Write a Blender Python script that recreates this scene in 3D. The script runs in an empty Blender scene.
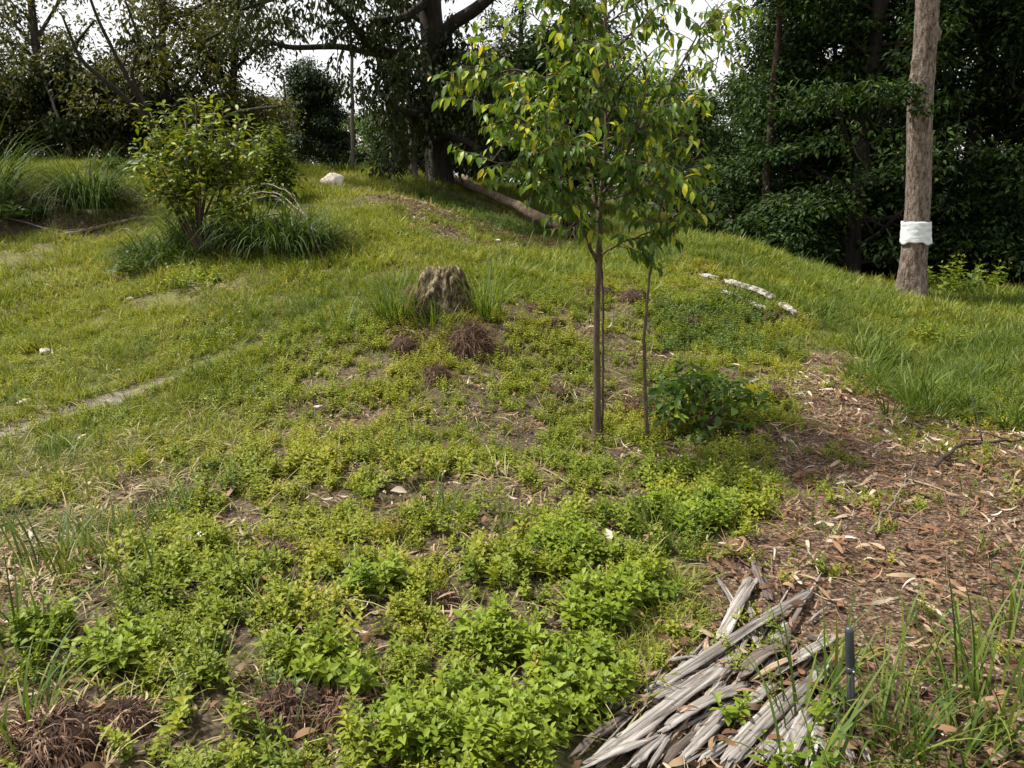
import bpy, math, random
import numpy as np
from mathutils import Vector
PI = math.pi
rng = np.random.default_rng(11)
random.seed(5)
scene = bpy.context.scene
COL = scene.collection

# ------------------------------------------------------------------ camera
PITCH = math.radians(14.0); CAMH = 1.6; F = 788.0
cam_d = bpy.data.cameras.new('camera'); cam = bpy.data.objects.new('camera', cam_d); COL.objects.link(cam)
cam.location = (0, 0, CAMH); cam.rotation_euler = (PI/2 - PITCH, 0, 0)
cam_d.sensor_width = 36; cam_d.lens = F/1024*36; cam_d.clip_start = 0.05; cam_d.clip_end = 2000
scene.camera = cam
CP, SP = math.cos(PITCH), math.sin(PITCH)

def ray(px, py):
    u = (px-512)/F; v = (384-py)/F
    return np.array([u, CP + v*SP, -SP + v*CP])
def W(px, py, Y):                       # a point seen at (px,py) at forward distance Y metres
    d = ray(px, py); return np.array([0, 0, CAMH]) + d*(Y/d[1])

# ------------------------------------------------------------------ noise
_perm = np.random.default_rng(3).random((256, 256))
def vnoise(x, y):
    xi = np.floor(x).astype(int); yi = np.floor(y).astype(int)
    fx = x-xi; fy = y-yi; fx = fx*fx*(3-2*fx); fy = fy*fy*(3-2*fy)
    g = lambda a, b: _perm[a & 255, b & 255]
    return (g(xi, yi)*(1-fx)+g(xi+1, yi)*fx)*(1-fy)+(g(xi, yi+1)*(1-fx)+g(xi+1, yi+1)*fx)*fy
def fbm(x, y, sc, oct=4, off=0.0):
    x = np.asarray(x, float)/sc+off; y = np.asarray(y, float)/sc+off*1.7; s = 0; a = .5; t = 0
    for _ in range(oct):
        s = s+a*vnoise(x, y); t += a; a *= .5; x = x*2.03+5.1; y = y*2.03+9.7
    return s/t

# ------------------------------------------------------------------ terrain shape
_ctl = [(300,768,1.95),(700,768,1.95),(100,600,2.85),(512,600,2.85),(900,600,2.85),(300,500,3.9),(512,480,4.15),(780,500,3.9),(1024,500,3.9),
 (597,445,5.0),(430,340,6.6),(430,300,7.6),(430,255,9.8),(330,215,12.5),(333,184,16),(300,176,17.5),(410,180,17.5),(570,240,14.2),(530,241,14.0),(500,226,15.2),(465,203,16.6),(555,256,12.0),(600,262,11.4),(450,186,18.5),(385,200,13.2),(425,224,11.6),
 (720,246,12),(650,243,12.5),(760,262,11.2),(800,284,10.4),(900,300,11.5),(1024,300,11.5),(800,350,7.5),(700,330,7.6),(600,330,7.2),(1000,430,5.3),(900,385,6.6),
 (980,345,8.4),(60,199,13.9),(15,202,14.0),(115,200,14.3),(20,228,13.2),(110,226,13.4),(500,184,22),(560,197,21.5),(620,210,21),(680,224,19.5),(0,420,5.4),(100,378,6.4),(0,335,8.4),(0,250,12),(100,168,16),(10,190,14),(60,232,13),(205,250,10.6),(150,300,8.6),(300,300,8.0),(250,400,5.7),
 (120,240,12.4),(250,200,14.5),(550,205,17.5),(490,186,20),(620,228,16),(380,270,9.0),(560,270,9.6),(200,172,17.5),(660,290,8.8),(-150,200,14),(-150,300,9.5),(-100,450,5)]
_cp = np.array([W(a, b, c) for a, b, c in _ctl])
_ex = np.array([(-8,0,.0),(0,0,0),(8,0,0),(0,-8,0),(8,6,-.05),(14,12,-.1),(10,20,-.3),(5,18,-.1),(20,30,-.4),(-20,8,1.0),(-18,20,2.4),(-8,26,2.0),(-3,28,1.6),(3,27,.8),(1,25,1.2),(0,40,.6),
 (-30,40,1.5),(30,45,0),(0,70,0),(60,70,0),(-60,70,0),(-50,0,.5),(50,0,0),(-3,1,.05),(3,1,0)], float)
_cp = np.vstack([_cp, _ex])
def _k(r2): return np.sqrt(r2+.8**2)
_D = ((_cp[:, None, :2]-_cp[None, :, :2])**2).sum(-1)
_n = len(_cp); _A = np.zeros((_n+1, _n+1)); _A[:_n, :_n] = _k(_D)-np.eye(_n)*.015; _A[_n, :_n] = 1; _A[:_n, _n] = 1
_w = np.linalg.solve(_A, np.append(_cp[:, 2], 0))
_mud = np.array([(-4.2, 4.5), (-3.5, 5.35), (-2.9, 6.1), (-2.35, 6.9), (-1.9, 7.9)])
def polyd(x, y, pl):
    best = np.full(np.shape(x), 1e9)
    for a, b in zip(pl[:-1], pl[1:]):
        ab = b-a; t = np.clip(((x-a[0])*ab[0]+(y-a[1])*ab[1])/(ab@ab), 0, 1)
        best = np.minimum(best, np.hypot(x-a[0]-t*ab[0], y-a[1]-t*ab[1]))
    return best
def H0(x, y):
    x = np.asarray(x, float); y = np.asarray(y, float); sh = x.shape; xf = x.ravel(); yf = y.ravel(); out = np.empty_like(xf)
    for i in range(0, len(xf), 40000):
        xs = xf[i:i+40000]; ys = yf[i:i+40000]
        r2 = (xs[:, None]-_cp[None, :, 0])**2+(ys[:, None]-_cp[None, :, 1])**2
        out[i:i+40000] = _k(r2)@_w[:_n]+_w[_n]
    d = np.hypot(xf, yf); f = np.clip((110-d)/50, 0, 1)
    return (out*f).reshape(sh)
def H(x, y):
    x = np.asarray(x, float); y = np.asarray(y, float)
    h = H0(x, y)+(fbm(x, y, .9, 4)-.5)*.16+(fbm(x, y, .22, 3, 7.)-.5)*.045
    return h-.035*np.exp(-(polyd(x, y, _mud)/.14)**2)
def G(px, py):                           # where the view ray through (px,py) meets the ground
    d = ray(px, py); t = np.linspace(1.2, 60, 6000)
    X = d[0]*t; Y = d[1]*t; Z = CAMH+d[2]*t
    below = np.nonzero(Z < H(X, Y))[0]
    i = below[0] if len(below) else 5999
    return np.array([X[i], Y[i], float(H(X[i], Y[i]))])
def Gs(pts): return np.array([G(*p)[:2] for p in pts])

def insd(x, y, poly):                    # signed distance, positive inside
    x = np.asarray(x); y = np.asarray(y)
    d = polyd(x, y, np.vstack([poly, poly[:1]])); ins = np.zeros(x.shape, bool)
    j = len(poly)-1
    for i in range(len(poly)):
        xi, yi = poly[i]; xj, yj = poly[j]
        c = ((yi > y) != (yj > y)) & (x < (xj-xi)*(y-yi)/((yj-yi)+1e-12)+xi); ins ^= c; j = i
    return np.where(ins, d, -d)
sm = lambda a, b, t: (lambda q: q*q*(3-2*q))(np.clip((t-a)/(b-a), 0, 1))

P_LIT = Gs([(790,345),(850,358),(885,400),(950,425),(1100,440),(1250,768),(1060,900),(560,900),(590,755),(625,690),(655,640),(690,570),(760,520),(775,470),(800,430),(810,390)])
P_COV = Gs([(-300,900),(-200,640),(60,590),(200,480),(255,400),(320,345),(420,305),(540,300),(600,275),(700,255),(780,300),(800,345),(808,400),(790,440),(768,520),(690,580),(640,650),(600,768),(600,900)])
P_TALL = Gs([(560,245),(640,238),(720,236),(790,262),(900,294),(1024,292),(1250,292),(1250,330),(1024,352),(940,345),(860,345),(800,330),(700,262),(600,262)])
P_T2 = Gs([(500,200),(490,186),(540,190),(640,212),(650,232),(600,236),(560,222)])
P_RG = Gs([(865,352),(930,345),(1250,340),(1250,425),(1024,428),(930,412),(880,385)])
P_BRN_SHADE = Gs([(375,190),(440,188),(520,212),(575,240),(545,258),(480,252),(420,232),(385,210)])  # brown earth, also darkened to stand in for shade on the mound flank
P_STR = Gs([(-300,600),(-200,450),(60,430),(200,400),(250,420),(230,470),(130,560),(40,610)])
bare = [(345,425,.34),(385,470,.25),(545,500,.28),(490,545,.25),(140,500,.35),(30,585,.5),(260,545,.16),(560,640,.2),(500,470,.25),(700,470,.25),(650,360,.22),(415,335,.22),(310,410,.22),
        (600,540,.2),(470,630,.12),(230,640,.1),(350,600,.14),(560,390,.18),(860,480,.3),(680,240,.25),(800,390,.4),(620,460,.2),(450,560,.16),(520,700,.12),(60,700,.18),(640,500,.2),(780,440,.22),(90,640,.12),(40,215,.7),(95,225,.6),(120,195,.4),(15,560,.3),(290,560,.2),(55,748,.2),(125,722,.12),(290,715,.2),(340,718,.18),(230,530,.16),(430,560,.14),(400,500,.2),(620,400,.25),(520,430,.2),(470,420,.2),(710,470,.2),(380,650,.1),(540,600,.12),(320,640,.12),(470,385,.2),(590,330,.25),(640,300,.25),(340,500,.15)]
BARE = [(G(a, b)[:2], r) for a, b, r in bare]
def m_bare(x, y):
    m = np.zeros(np.shape(x))
    for c, r in BARE: m = np.maximum(m, np.exp(-((np.asarray(x)-c[0])**2+(np.asarray(y)-c[1])**2)/r**2))
    return m
def warp(x, y): return (fbm(x, y, .7, 4, 3.)-.5)*.9
def masks(x, y):
    w = warp(x, y)
    lit = sm(-.10, .12, insd(x, y, P_LIT)+w*.5)
    cov = sm(-.2, .2, insd(x, y, P_COV)+w)*(1-lit)
    tall = sm(-.3, .3, insd(x, y, P_TALL)+w)*(1-lit)*(.35+.65*sm(.35, .55, fbm(x, y, .45, 3, 57.)))
    tall = np.maximum(tall, sm(-.6, .4, insd(x, y, P_T2)))
    rg = sm(-.3, .25, insd(x, y, P_RG)+w*1.3)
    brn_shade = sm(-.7, .4, insd(x, y, P_BRN_SHADE)+w)
    stw = sm(-.3, .3, insd(x, y, P_STR)+w)*(1-lit)
    b = m_bare(x, y)+.25*(fbm(x, y, .35, 3, 11.)-.5)
    mud = np.exp(-(polyd(x, y, _mud)/(.045+.2*np.clip(fbm(x, y, .35, 3, 2.)-.2, 0, 1)))**4)*np.clip((6.6-y)/.6, 0, 1)*sm(.36, .5, fbm(x, y, .5, 3, 77.))
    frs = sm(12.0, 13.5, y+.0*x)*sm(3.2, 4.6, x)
    return lit, cov, tall, rg, brn_shade, stw, b, mud, frs

# ------------------------------------------------------------------ mesh buffer
class Buf:
    def __init__(s): s.v = []; s.f3 = []; s.f4 = []; s.a = []; s.n = 0
    def add(s, v, f3=None, f4=None, a=0.5):
        v = np.asarray(v, float).reshape(-1, 3); s.v.append(v)
        s.a.append(np.broadcast_to(np.asarray(a, float), (len(v),)).copy())
        if f3 is not None and len(f3): s.f3.append(np.asarray(f3).reshape(-1, 3)+s.n)
        if f4 is not None and len(f4): s.f4.append(np.asarray(f4).reshape(-1, 4)+s.n)
        s.n += len(v)
    def inst(s, T, P, R, S, V, mixv=.45):
        tv, t3, t4, ta = T; n = len(P)
        if n == 0: return
        S = np.asarray(S, float); S = S[:, None, None] if S.ndim == 1 else S[:, None, :]
        vv = np.einsum('nij,nvj->nvi', R, tv[None]*S)+P[:, None, :]
        off = (np.arange(n)*len(tv))[:, None, None]+s.n
        s.v.append(vv.reshape(-1, 3)); s.a.append(np.clip(mixv*ta[None]+(1-mixv)*np.asarray(V)[:, None], 0, 1).ravel())
        if len(t3): s.f3.append((t3[None]+off).reshape(-1, 3))
        if len(t4): s.f4.append((t4[None]+off).reshape(-1, 4))
        s.n += n*len(tv)
    def tmpl(s):
        return (np.vstack(s.v), np.vstack(s.f3) if s.f3 else np.zeros((0, 3), int), np.vstack(s.f4) if s.f4 else np.zeros((0, 4), int), np.concatenate(s.a))
    def build(s, name, mat, parent=None, loc=None, smooth=False, keep=False):
        v, f3, f4, a = s.tmpl()
        if loc is not None: v = v-np.asarray(loc)[None]
        me = bpy.data.meshes.new(name)
        me.vertices.add(len(v)); me.vertices.foreach_set('co', v.astype(np.float32).ravel())
        nl = len(f3)*3+len(f4)*4; me.loops.add(nl)
        me.loops.foreach_set('vertex_index', np.concatenate([f3.ravel(), f4.ravel()]).astype(np.int32))
        npol = len(f3)+len(f4); me.polygons.add(npol)
        tot = np.concatenate([np.full(len(f3), 3), np.full(len(f4), 4)]).astype(np.int32)
        st = np.concatenate([[0], np.cumsum(tot)[:-1]]).astype(np.int32)
        me.polygons.foreach_set('loop_start', st); me.polygons.foreach_set('loop_total', tot)
        if smooth: me.polygons.foreach_set('use_smooth', np.ones(npol, bool))
        at = me.attributes.new('v', 'FLOAT', 'POINT'); at.data.foreach_set('value', a.astype(np.float32))
        me.update(calc_edges=True); me.validate()
        me.materials.append(mat)
        o = bpy.data.objects.new(name, me); COL.objects.link(o)
        if parent is not None: o.parent = parent
        elif loc is not None: o.location = loc
        return o

def rotz(a):
    a = np.asarray(a, float); R = np.zeros(a.shape+(3, 3)); R[..., 0, 0] = np.cos(a); R[..., 0, 1] = -np.sin(a); R[..., 1, 0] = np.sin(a); R[..., 1, 1] = np.cos(a); R[..., 2, 2] = 1; return R
def rotx(a):
    a = np.asarray(a, float); R = np.zeros(a.shape+(3, 3)); R[..., 1, 1] = np.cos(a); R[..., 1, 2] = -np.sin(a); R[..., 2, 1] = np.sin(a); R[..., 2, 2] = np.cos(a); R[..., 0, 0] = 1; return R
def upright(n, tilt=.25): return np.matmul(rotz(rng.uniform(0, 2*PI, n)), np.matmul(rotx(rng.normal(0, tilt, n)), rotz(rng.uniform(0, 2*PI, n))))
def basis(d, up):                        # columns: side, direction, normal
    d = d/np.linalg.norm(d, axis=-1, keepdims=True); x = np.cross(d, up); x /= np.linalg.norm(x, axis=-1, keepdims=True)+1e-9
    z = np.cross(x, d); return np.stack([x, d, z], -1)

def tag(o, label=None, cat=None, group=None, kind=None):
    if label: o['label'] = label
    if cat: o['category'] = cat
    if group: o['group'] = group
    if kind: o['kind'] = kind
    return o
def empty(name, loc):
    o = bpy.data.objects.new(name, None); COL.objects.link(o); o.location = [float(c) for c in loc]; o.empty_display_size = .1; return o

# ------------------------------------------------------------------ materials
def newmat(name):
    m = bpy.data.materials.new(name); m.use_nodes = True; nt = m.node_tree; nt.nodes.clear()
    out = nt.nodes.new('ShaderNodeOutputMaterial'); return m, nt, out
def ramp(nt, stops):
    r = nt.nodes.new('ShaderNodeValToRGB'); e = r.color_ramp.elements
    while len(e) < len(stops): e.new(.5)
    for i, (p, c) in enumerate(stops): e[i].position = p; e[i].color = (*c, 1)
    return r
def leaf_mat(name, stops, trans=.35, rough=.5, spec=.3, tcol=(1.25, 1.2, .5)):
    m, nt, out = newmat(name); L = nt.links.new
    at = nt.nodes.new('ShaderNodeAttribute'); at.attribute_name = 'v'
    r = ramp(nt, stops); L(at.outputs['Fac'], r.inputs[0])
    p = nt.nodes.new('ShaderNodeBsdfPrincipled'); p.inputs['Roughness'].default_value = rough; p.inputs['Specular IOR Level'].default_value = spec
    L(r.outputs[0], p.inputs['Base Color'])
    t = nt.nodes.new('ShaderNodeBsdfTranslucent'); mul = nt.nodes.new('ShaderNodeMixRGB'); mul.blend_type = 'MULTIPLY'; mul.inputs[0].default_value = 1
    mul.inputs[2].default_value = (*[min(c, 3) for c in tcol], 1); L(r.outputs[0], mul.inputs[1]); L(mul.outputs[0], t.inputs[0])
    mx = nt.nodes.new('ShaderNodeMixShader'); mx.inputs[0].default_value = trans; L(p.outputs[0], mx.inputs[1]); L(t.outputs[0], mx.inputs[2]); L(mx.outputs[0], out.inputs[0])
    return m
def noise_mat(name, stops, scale=(8, 8, 8), detail=6, rough=.9, bump=.4, bdist=.01, spec=.2, speck=None, distort=0):
    m, nt, out = newmat(name); L = nt.links.new
    tc = nt.nodes.new('ShaderNodeTexCoord'); mp = nt.nodes.new('ShaderNodeMapping'); mp.inputs['Scale'].default_value = scale; L(tc.outputs['Object'], mp.inputs[0])
    n = nt.nodes.new('ShaderNodeTexNoise'); n.inputs['Scale'].default_value = 1; n.inputs['Detail'].default_value = detail; n.inputs['Roughness'].default_value = .65; n.inputs['Distortion'].default_value = distort
    L(mp.outputs[0], n.inputs[0]); r = ramp(nt, stops); L(n.outputs['Fac'], r.inputs[0]); col = r.outputs[0]
    at = nt.nodes.new('ShaderNodeAttribute'); at.attribute_name = 'v'
    mr = nt.nodes.new('ShaderNodeMapRange'); mr.inputs[3].default_value = .65; mr.inputs[4].default_value = 1.35; L(at.outputs['Fac'], mr.inputs[0])
    mu = nt.nodes.new('ShaderNodeVectorMath'); mu.operation = 'SCALE'; L(col, mu.inputs[0]); L(mr.outputs[0], mu.inputs['Scale']); col = mu.outputs[0]
    if speck:
        n2 = nt.nodes.new('ShaderNodeTexNoise'); n2.inputs['Scale'].default_value = speck[0]; L(tc.outputs['Object'], n2.inputs[0])
        r2 = ramp(nt, [(speck[1], (0, 0, 0)), (speck[1]+.08, (1, 1, 1))]); L(n2.outputs['Fac'], r2.inputs[0])
        mx = nt.nodes.new('ShaderNodeMixRGB'); L(r2.outputs[0], mx.inputs[0]); L(col, mx.inputs[1]); mx.inputs[2].default_value = (*speck[2], 1); col = mx.outputs[0]
    p = nt.nodes.new('ShaderNodeBsdfPrincipled'); p.inputs['Roughness'].default_value = rough; p.inputs['Specular IOR Level'].default_value = spec; L(col, p.inputs['Base Color'])
    if bump:
        b = nt.nodes.new('ShaderNodeBump'); b.inputs['Strength'].default_value = bump; b.inputs['Distance'].default_value = bdist; L(n.outputs['Fac'], b.inputs['Height']); L(b.outputs[0], p.inputs['Normal'])
    L(p.outputs[0], out.inputs[0]); return m

M = {}
M['cover'] = leaf_mat('cover_leaf', [(0, (.05, .085, .014)), (.35, (.12, .158, .017)), (.65, (.188, .22, .022)), (.85, (.25, .25, .026)), (1, (.29, .22, .06))], .35, .5, .22)
M['lush'] = leaf_mat('lush_leaf', [(0, (.085, .145, .018)), (.5, (.16, .215, .02)), (1, (.22, .275, .028))], .38, .5, .22)
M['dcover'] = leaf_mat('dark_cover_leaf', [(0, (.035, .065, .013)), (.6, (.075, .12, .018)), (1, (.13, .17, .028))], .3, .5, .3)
M['turf'] = leaf_mat('turf_blade', [(0, (.065, .085, .015)), (.35, (.122, .152, .018)), (.65, (.178, .2, .026)), (.85, (.24, .235, .06)), (1, (.36, .29, .14))], .35, .6, .2)
M['grass'] = leaf_mat('grass_blade', [(0, (.035, .066, .012)), (.5, (.085, .13, .02)), (.85, (.15, .185, .032)), (1, (.3, .26, .11))], .35, .55, .2)
M['dgrass'] = leaf_mat('dark_grass_blade', [(0, (.022, .042, .010)), (.5, (.05, .082, .016)), (1, (.1, .13, .028))], .3, .7, .12)
M['straw'] = leaf_mat('straw_blade', [(0, (.12, .14, .04)), (.4, (.24, .21, .09)), (.8, (.38, .3, .17)), (1, (.5, .42, .28))], .2, .7, .2, (1, 1, .8))
M['dead'] = leaf_mat('dead_fibre', [(0, (.03, .018, .013)), (.45, (.11, .062, .04)), (.8, (.22, .14, .095)), (1, (.42, .31, .22))], .1, .85, .15, (1, .9, .7))
M['litter'] = leaf_mat('litter_leaf', [(0, (.02, .014, .010)), (.22, (.085, .044, .024)), (.42, (.165, .085, .045)), (.58, (.22, .135, .08)), (.72, (.30, .22, .145)), (.86, (.38, .33, .26)), (1, (.6, .55, .47))], .1, .8, .2, (1, .9, .7))
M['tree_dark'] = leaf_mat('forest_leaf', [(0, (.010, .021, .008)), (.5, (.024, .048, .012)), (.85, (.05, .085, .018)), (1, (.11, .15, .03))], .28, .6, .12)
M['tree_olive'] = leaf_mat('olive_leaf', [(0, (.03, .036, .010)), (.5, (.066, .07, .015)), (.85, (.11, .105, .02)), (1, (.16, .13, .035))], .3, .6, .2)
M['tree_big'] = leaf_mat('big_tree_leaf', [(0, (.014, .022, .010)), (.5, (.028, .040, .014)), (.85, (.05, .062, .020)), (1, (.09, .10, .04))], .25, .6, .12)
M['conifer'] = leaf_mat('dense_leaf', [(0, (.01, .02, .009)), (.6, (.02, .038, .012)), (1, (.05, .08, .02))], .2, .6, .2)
M['sapl'] = leaf_mat('sapling_leaf', [(0, (.035, .07, .013)), (.4, (.065, .125, .018)), (.62, (.13, .2, .022)), (.8, (.32, .36, .028)), (1, (.5, .4, .04))], .4, .45, .22)
M['shrub'] = leaf_mat('shrub_leaf', [(0, (.035, .062, .010)), (.5, (.08, .12, .014)), (.8, (.16, .19, .018)), (1, (.28, .28, .035))], .36, .5, .2)
M['hedge'] = leaf_mat('far_leaf', [(0, (.035, .07, .02)), (1, (.1, .15, .04))], .3, .6, .2)
M['bark_dark'] = noise_mat('bark_dark', [(.3, (.018, .014, .011)), (.7, (.055, .045, .036))], (14, 14, 3), rough=.95, bdist=.02)
M['bark_grey'] = noise_mat('bark_grey', [(.3, (.07, .058, .047)), (.7, (.19, .165, .14))], (10, 10, 2.5), rough=.95, bdist=.02)
M['bark_band'] = noise_mat('bark_mottled', [(.36, (.045, .032, .025)), (.47, (.125, .092, .072)), (.55, (.175, .138, .112)), (.68, (.27, .225, .19))], (26, 26, 9), rough=.95, bump=1, bdist=.04, detail=12, speck=(42, .62, (.30, .26, .22)))
M['bark_band_old'] = noise_mat('bark_mottled', [(.3, (.05, .036, .028)), (.44, (.13, .098, .077)), (.56, (.18, .142, .115)), (.7, (.30, .25, .21))], (22, 22, 8), rough=.95, bump=.9, bdist=.03, detail=10)
M['bark_sap'] = noise_mat('bark_sapling', [(.3, (.045, .032, .022)), (.7, (.11, .082, .055))], (60, 60, 14), rough=.85, bdist=.004)
M['bark_red'] = noise_mat('bark_reddish', [(.3, (.03, .017, .012)), (.7, (.075, .046, .032))], (14, 14, 3), rough=.95, bdist=.02)
M['log'] = noise_mat('log_wood', [(.3, (.05, .035, .024)), (.5, (.15, .11, .075)), (.75, (.29, .22, .16))], (8, 8, 8), rough=.9, bump=.6, bdist=.02)
M['rock'] = noise_mat('rock', [(.3, (.36, .29, .23)), (.5, (.6, .53, .45)), (.7, (.74, .69, .62))], (7, 7, 7), rough=.85, bump=.6, bdist=.03)
M['stone'] = noise_mat('pale_stone', [(.3, (.26, .23, .19)), (.7, (.5, .46, .41))], (40, 40, 40), rough=.8, bump=.3, bdist=.004)
M['stump'] = noise_mat('stump_wood', [(.36, (.02, .014, .010)), (.48, (.075, .053, .033)), (.62, (.2, .165, .10)), (.74, (.32, .28, .18))], (30, 30, 12), rough=.95, bump=1, bdist=.015, detail=9)
M['wood'] = noise_mat('weathered_wood', [(.32, (.035, .028, .024)), (.45, (.12, .105, .093)), (.59, (.24, .222, .205)), (.76, (.39, .37, .35))], (3, 90, 90), rough=.85, bump=.9, bdist=.006, detail=5, distort=.6)
M['wood_dark'] = noise_mat('dark_weathered_wood', [(.25, (.025, .02, .017)), (.5, (.075, .058, .048)), (.75, (.19, .16, .14))], (3, 80, 80), rough=.9, bump=.9, bdist=.006, distort=.6)
M['wood_tan'] = noise_mat('tan_bark', [(.3, (.07, .045, .03)), (.5, (.2, .145, .095)), (.75, (.36, .28, .195))], (4, 70, 70), rough=.8, bump=.6, bdist=.004, distort=.6)
M['white_wood'] = noise_mat('bleached_wood', [(.42, (.04, .032, .025)), (.5, (.19, .17, .14)), (.66, (.38, .355, .31))], (22, 26, 26), rough=.8, bump=.5, bdist=.006)
M['clod'] = noise_mat('soil_clod', [(.3, (.04, .026, .018)), (.7, (.15, .105, .075))], (30, 30, 30), rough=1)
M['cloth'] = noise_mat('white_wrap', [(.35, (.42, .43, .44)), (.5, (.60, .61, .63)), (.65, (.68, .69, .70))], (5, 5, 22), rough=.75, bump=.6, bdist=.012)
M['core'] = noise_mat('tussock_core', [(.3, (.015, .010, .007)), (.7, (.07, .042, .028))], (40, 40, 40), rough=1, bump=1, bdist=.02)
M['black'] = noise_mat('black_plastic', [(.3, (.008, .009, .011)), (.7, (.02, .021, .024))], (30, 30, 30), rough=.42, bump=.05, bdist=.001, spec=.5)
M['grey_pl'] = noise_mat('grey_plastic', [(.3, (.022, .025, .03)), (.7, (.04, .044, .052))], (30, 30, 30), rough=.4, bump=.05, bdist=.001, spec=.5)
M['blue'] = noise_mat('pale_blue_sheet', [(.4, (.2, .32, .42)), (.6, (.6, .66, .7))], (12, 12, 12), rough=.4, bump=.3, bdist=.01)
M['wall'] = noise_mat('house_wall', [(.3, (.5, .48, .45)), (.7, (.6, .57, .54))], (2, 2, 2))
M['roof'] = noise_mat('house_roof', [(.3, (.38, .33, .32)), (.7, (.5, .44, .42))], (2, 2, 2))

# ground
def ground_mat():
    m, nt, out = newmat('ground'); L = nt.links.new; N = nt.nodes.new
    tc = N('ShaderNodeTexCoord')
    def noise(s, d=8, r=.6):
        n = N('ShaderNodeTexNoise'); n.inputs['Scale'].default_value = s; n.inputs['Detail'].default_value = d; n.inputs['Roughness'].default_value = r; L(tc.outputs['Object'], n.inputs[0]); return n.outputs['Fac']
    def mix(f, a, b):
        x = N('ShaderNodeMixRGB'); L(f, x.inputs[0]); L(a, x.inputs[1]); L(b, x.inputs[2]); return x.outputs[0]
    def att(n):
        a = N('ShaderNodeAttribute'); a.attribute_name = n; return a.outputs['Fac']
    def rp(f, st): r = ramp(nt, st); L(f, r.inputs[0]); return r.outputs[0]
    fine = noise(45, 8, .75); med = noise(9, 6)
    soil = rp(fine, [(.36, (.013, .009, .006)), (.5, (.055, .037, .023)), (.64, (.17, .125, .08)), (.75, (.36, .31, .23))])
    turf = rp(fine, [(.3, (.035, .035, .012)), (.5, (.10, .105, .024)), (.75, (.2, .175, .07))])
    vo = N('ShaderNodeTexVoronoi'); vo.inputs['Scale'].default_value = 90; L(tc.outputs['Object'], vo.inputs[0])
    sep = N('ShaderNodeSeparateColor'); L(vo.outputs['Color'], sep.inputs[0])
    lit = rp(sep.outputs[0], [(0, (.016, .010, .007)), (.5, (.07, .039, .024)), (.85, (.145, .09, .055)), (1, (.24, .19, .14))])
    mud = rp(noise(14, 8, .7), [(.38, (.07, .05, .036)), (.5, (.16, .125, .10)), (.6, (.24, .22, .21)), (.7, (.45, .45, .46))])
    brn_shade = rp(fine, [(.3, (.018, .013, .008)), (.55, (.055, .04, .022)), (.8, (.14, .10, .06))])  # brown earth tone with the flank's shade put into the colour
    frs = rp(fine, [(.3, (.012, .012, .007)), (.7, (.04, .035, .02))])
    gm = N('ShaderNodeMath'); gm.operation = 'MULTIPLY'; L(att('green'), gm.inputs[0]); L(rp(noise(3.2, 7, .7), [(.36, (.1,)*3), (.56, (.95,)*3)]), gm.inputs[1])
    c = mix(gm.outputs[0], soil, turf); c = mix(att('lit'), c, lit); c = mix(att('brn_shade'), c, brn_shade); c = mix(att('frs'), c, frs); c = mix(att('mud'), c, mud)
    p = N('ShaderNodeBsdfPrincipled'); L(c, p.inputs['Base Color']); p.inputs['Specular IOR Level'].default_value = .25
    rr = N('ShaderNodeMapRange'); L(att('mud'), rr.inputs[0]); rr.inputs[3].default_value = .95; rr.inputs[4].default_value = .38; L(rr.outputs[0], p.inputs['Roughness'])
    b = N('ShaderNodeBump'); b.inputs['Strength'].default_value = .8; b.inputs['Distance'].default_value = .02; L(fine, b.inputs['Height']); L(b.outputs[0], p.inputs['Normal'])
    L(p.outputs[0], out.inputs[0]); return m
def graded(a0, a1, near0, near1, step, n_out, grow=1.06):
    mid = np.arange(near0, near1, step); r = [mid[-1]]; s = step
    while r[-1] < a1: s *= grow; r.append(r[-1]+s)
    l = [mid[0]]; s = step
    while l[-1] > a0: s *= grow; l.append(l[-1]-s)
    return np.concatenate([np.array(l[1:])[::-1], mid, np.array(r[1:])])
gx = graded(-700, 700, -3.2, 3.2, .03, 0, 1.035); gy = graded(-60, 1500, 1.4, 7.5, .03, 0, 1.03)
XX, YY = np.meshgrid(gx, gy); ZZ = H(XX, YY)
gb = Buf(); nx, ny = len(gx), len(gy)
ii, jj = np.meshgrid(np.arange(nx-1), np.arange(ny-1)); q = (jj*nx+ii).ravel()
gb.add(np.stack([XX.ravel(), YY.ravel(), ZZ.ravel()], 1), None, np.stack([q, q+1, q+1+nx, q+nx], 1))
ground = gb.build('ground', ground_mat(), smooth=True); ground['kind'] = 'structure'
lit, cov, tall, rg, brn_shade, stw, b_, mud, frs = masks(XX.ravel(), YY.ravel())
green = np.clip(1-.75*cov-.6*stw, 0, 1)*(1-np.clip(b_*1.3, 0, 1))
for nm, ar in (('green', green), ('lit', lit), ('brn_shade', brn_shade*.95), ('mud', mud), ('frs', frs)):
    a = ground.data.attributes.new(nm, 'FLOAT', 'POINT'); a.data.foreach_set('value', ar.astype(np.float32))

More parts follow.
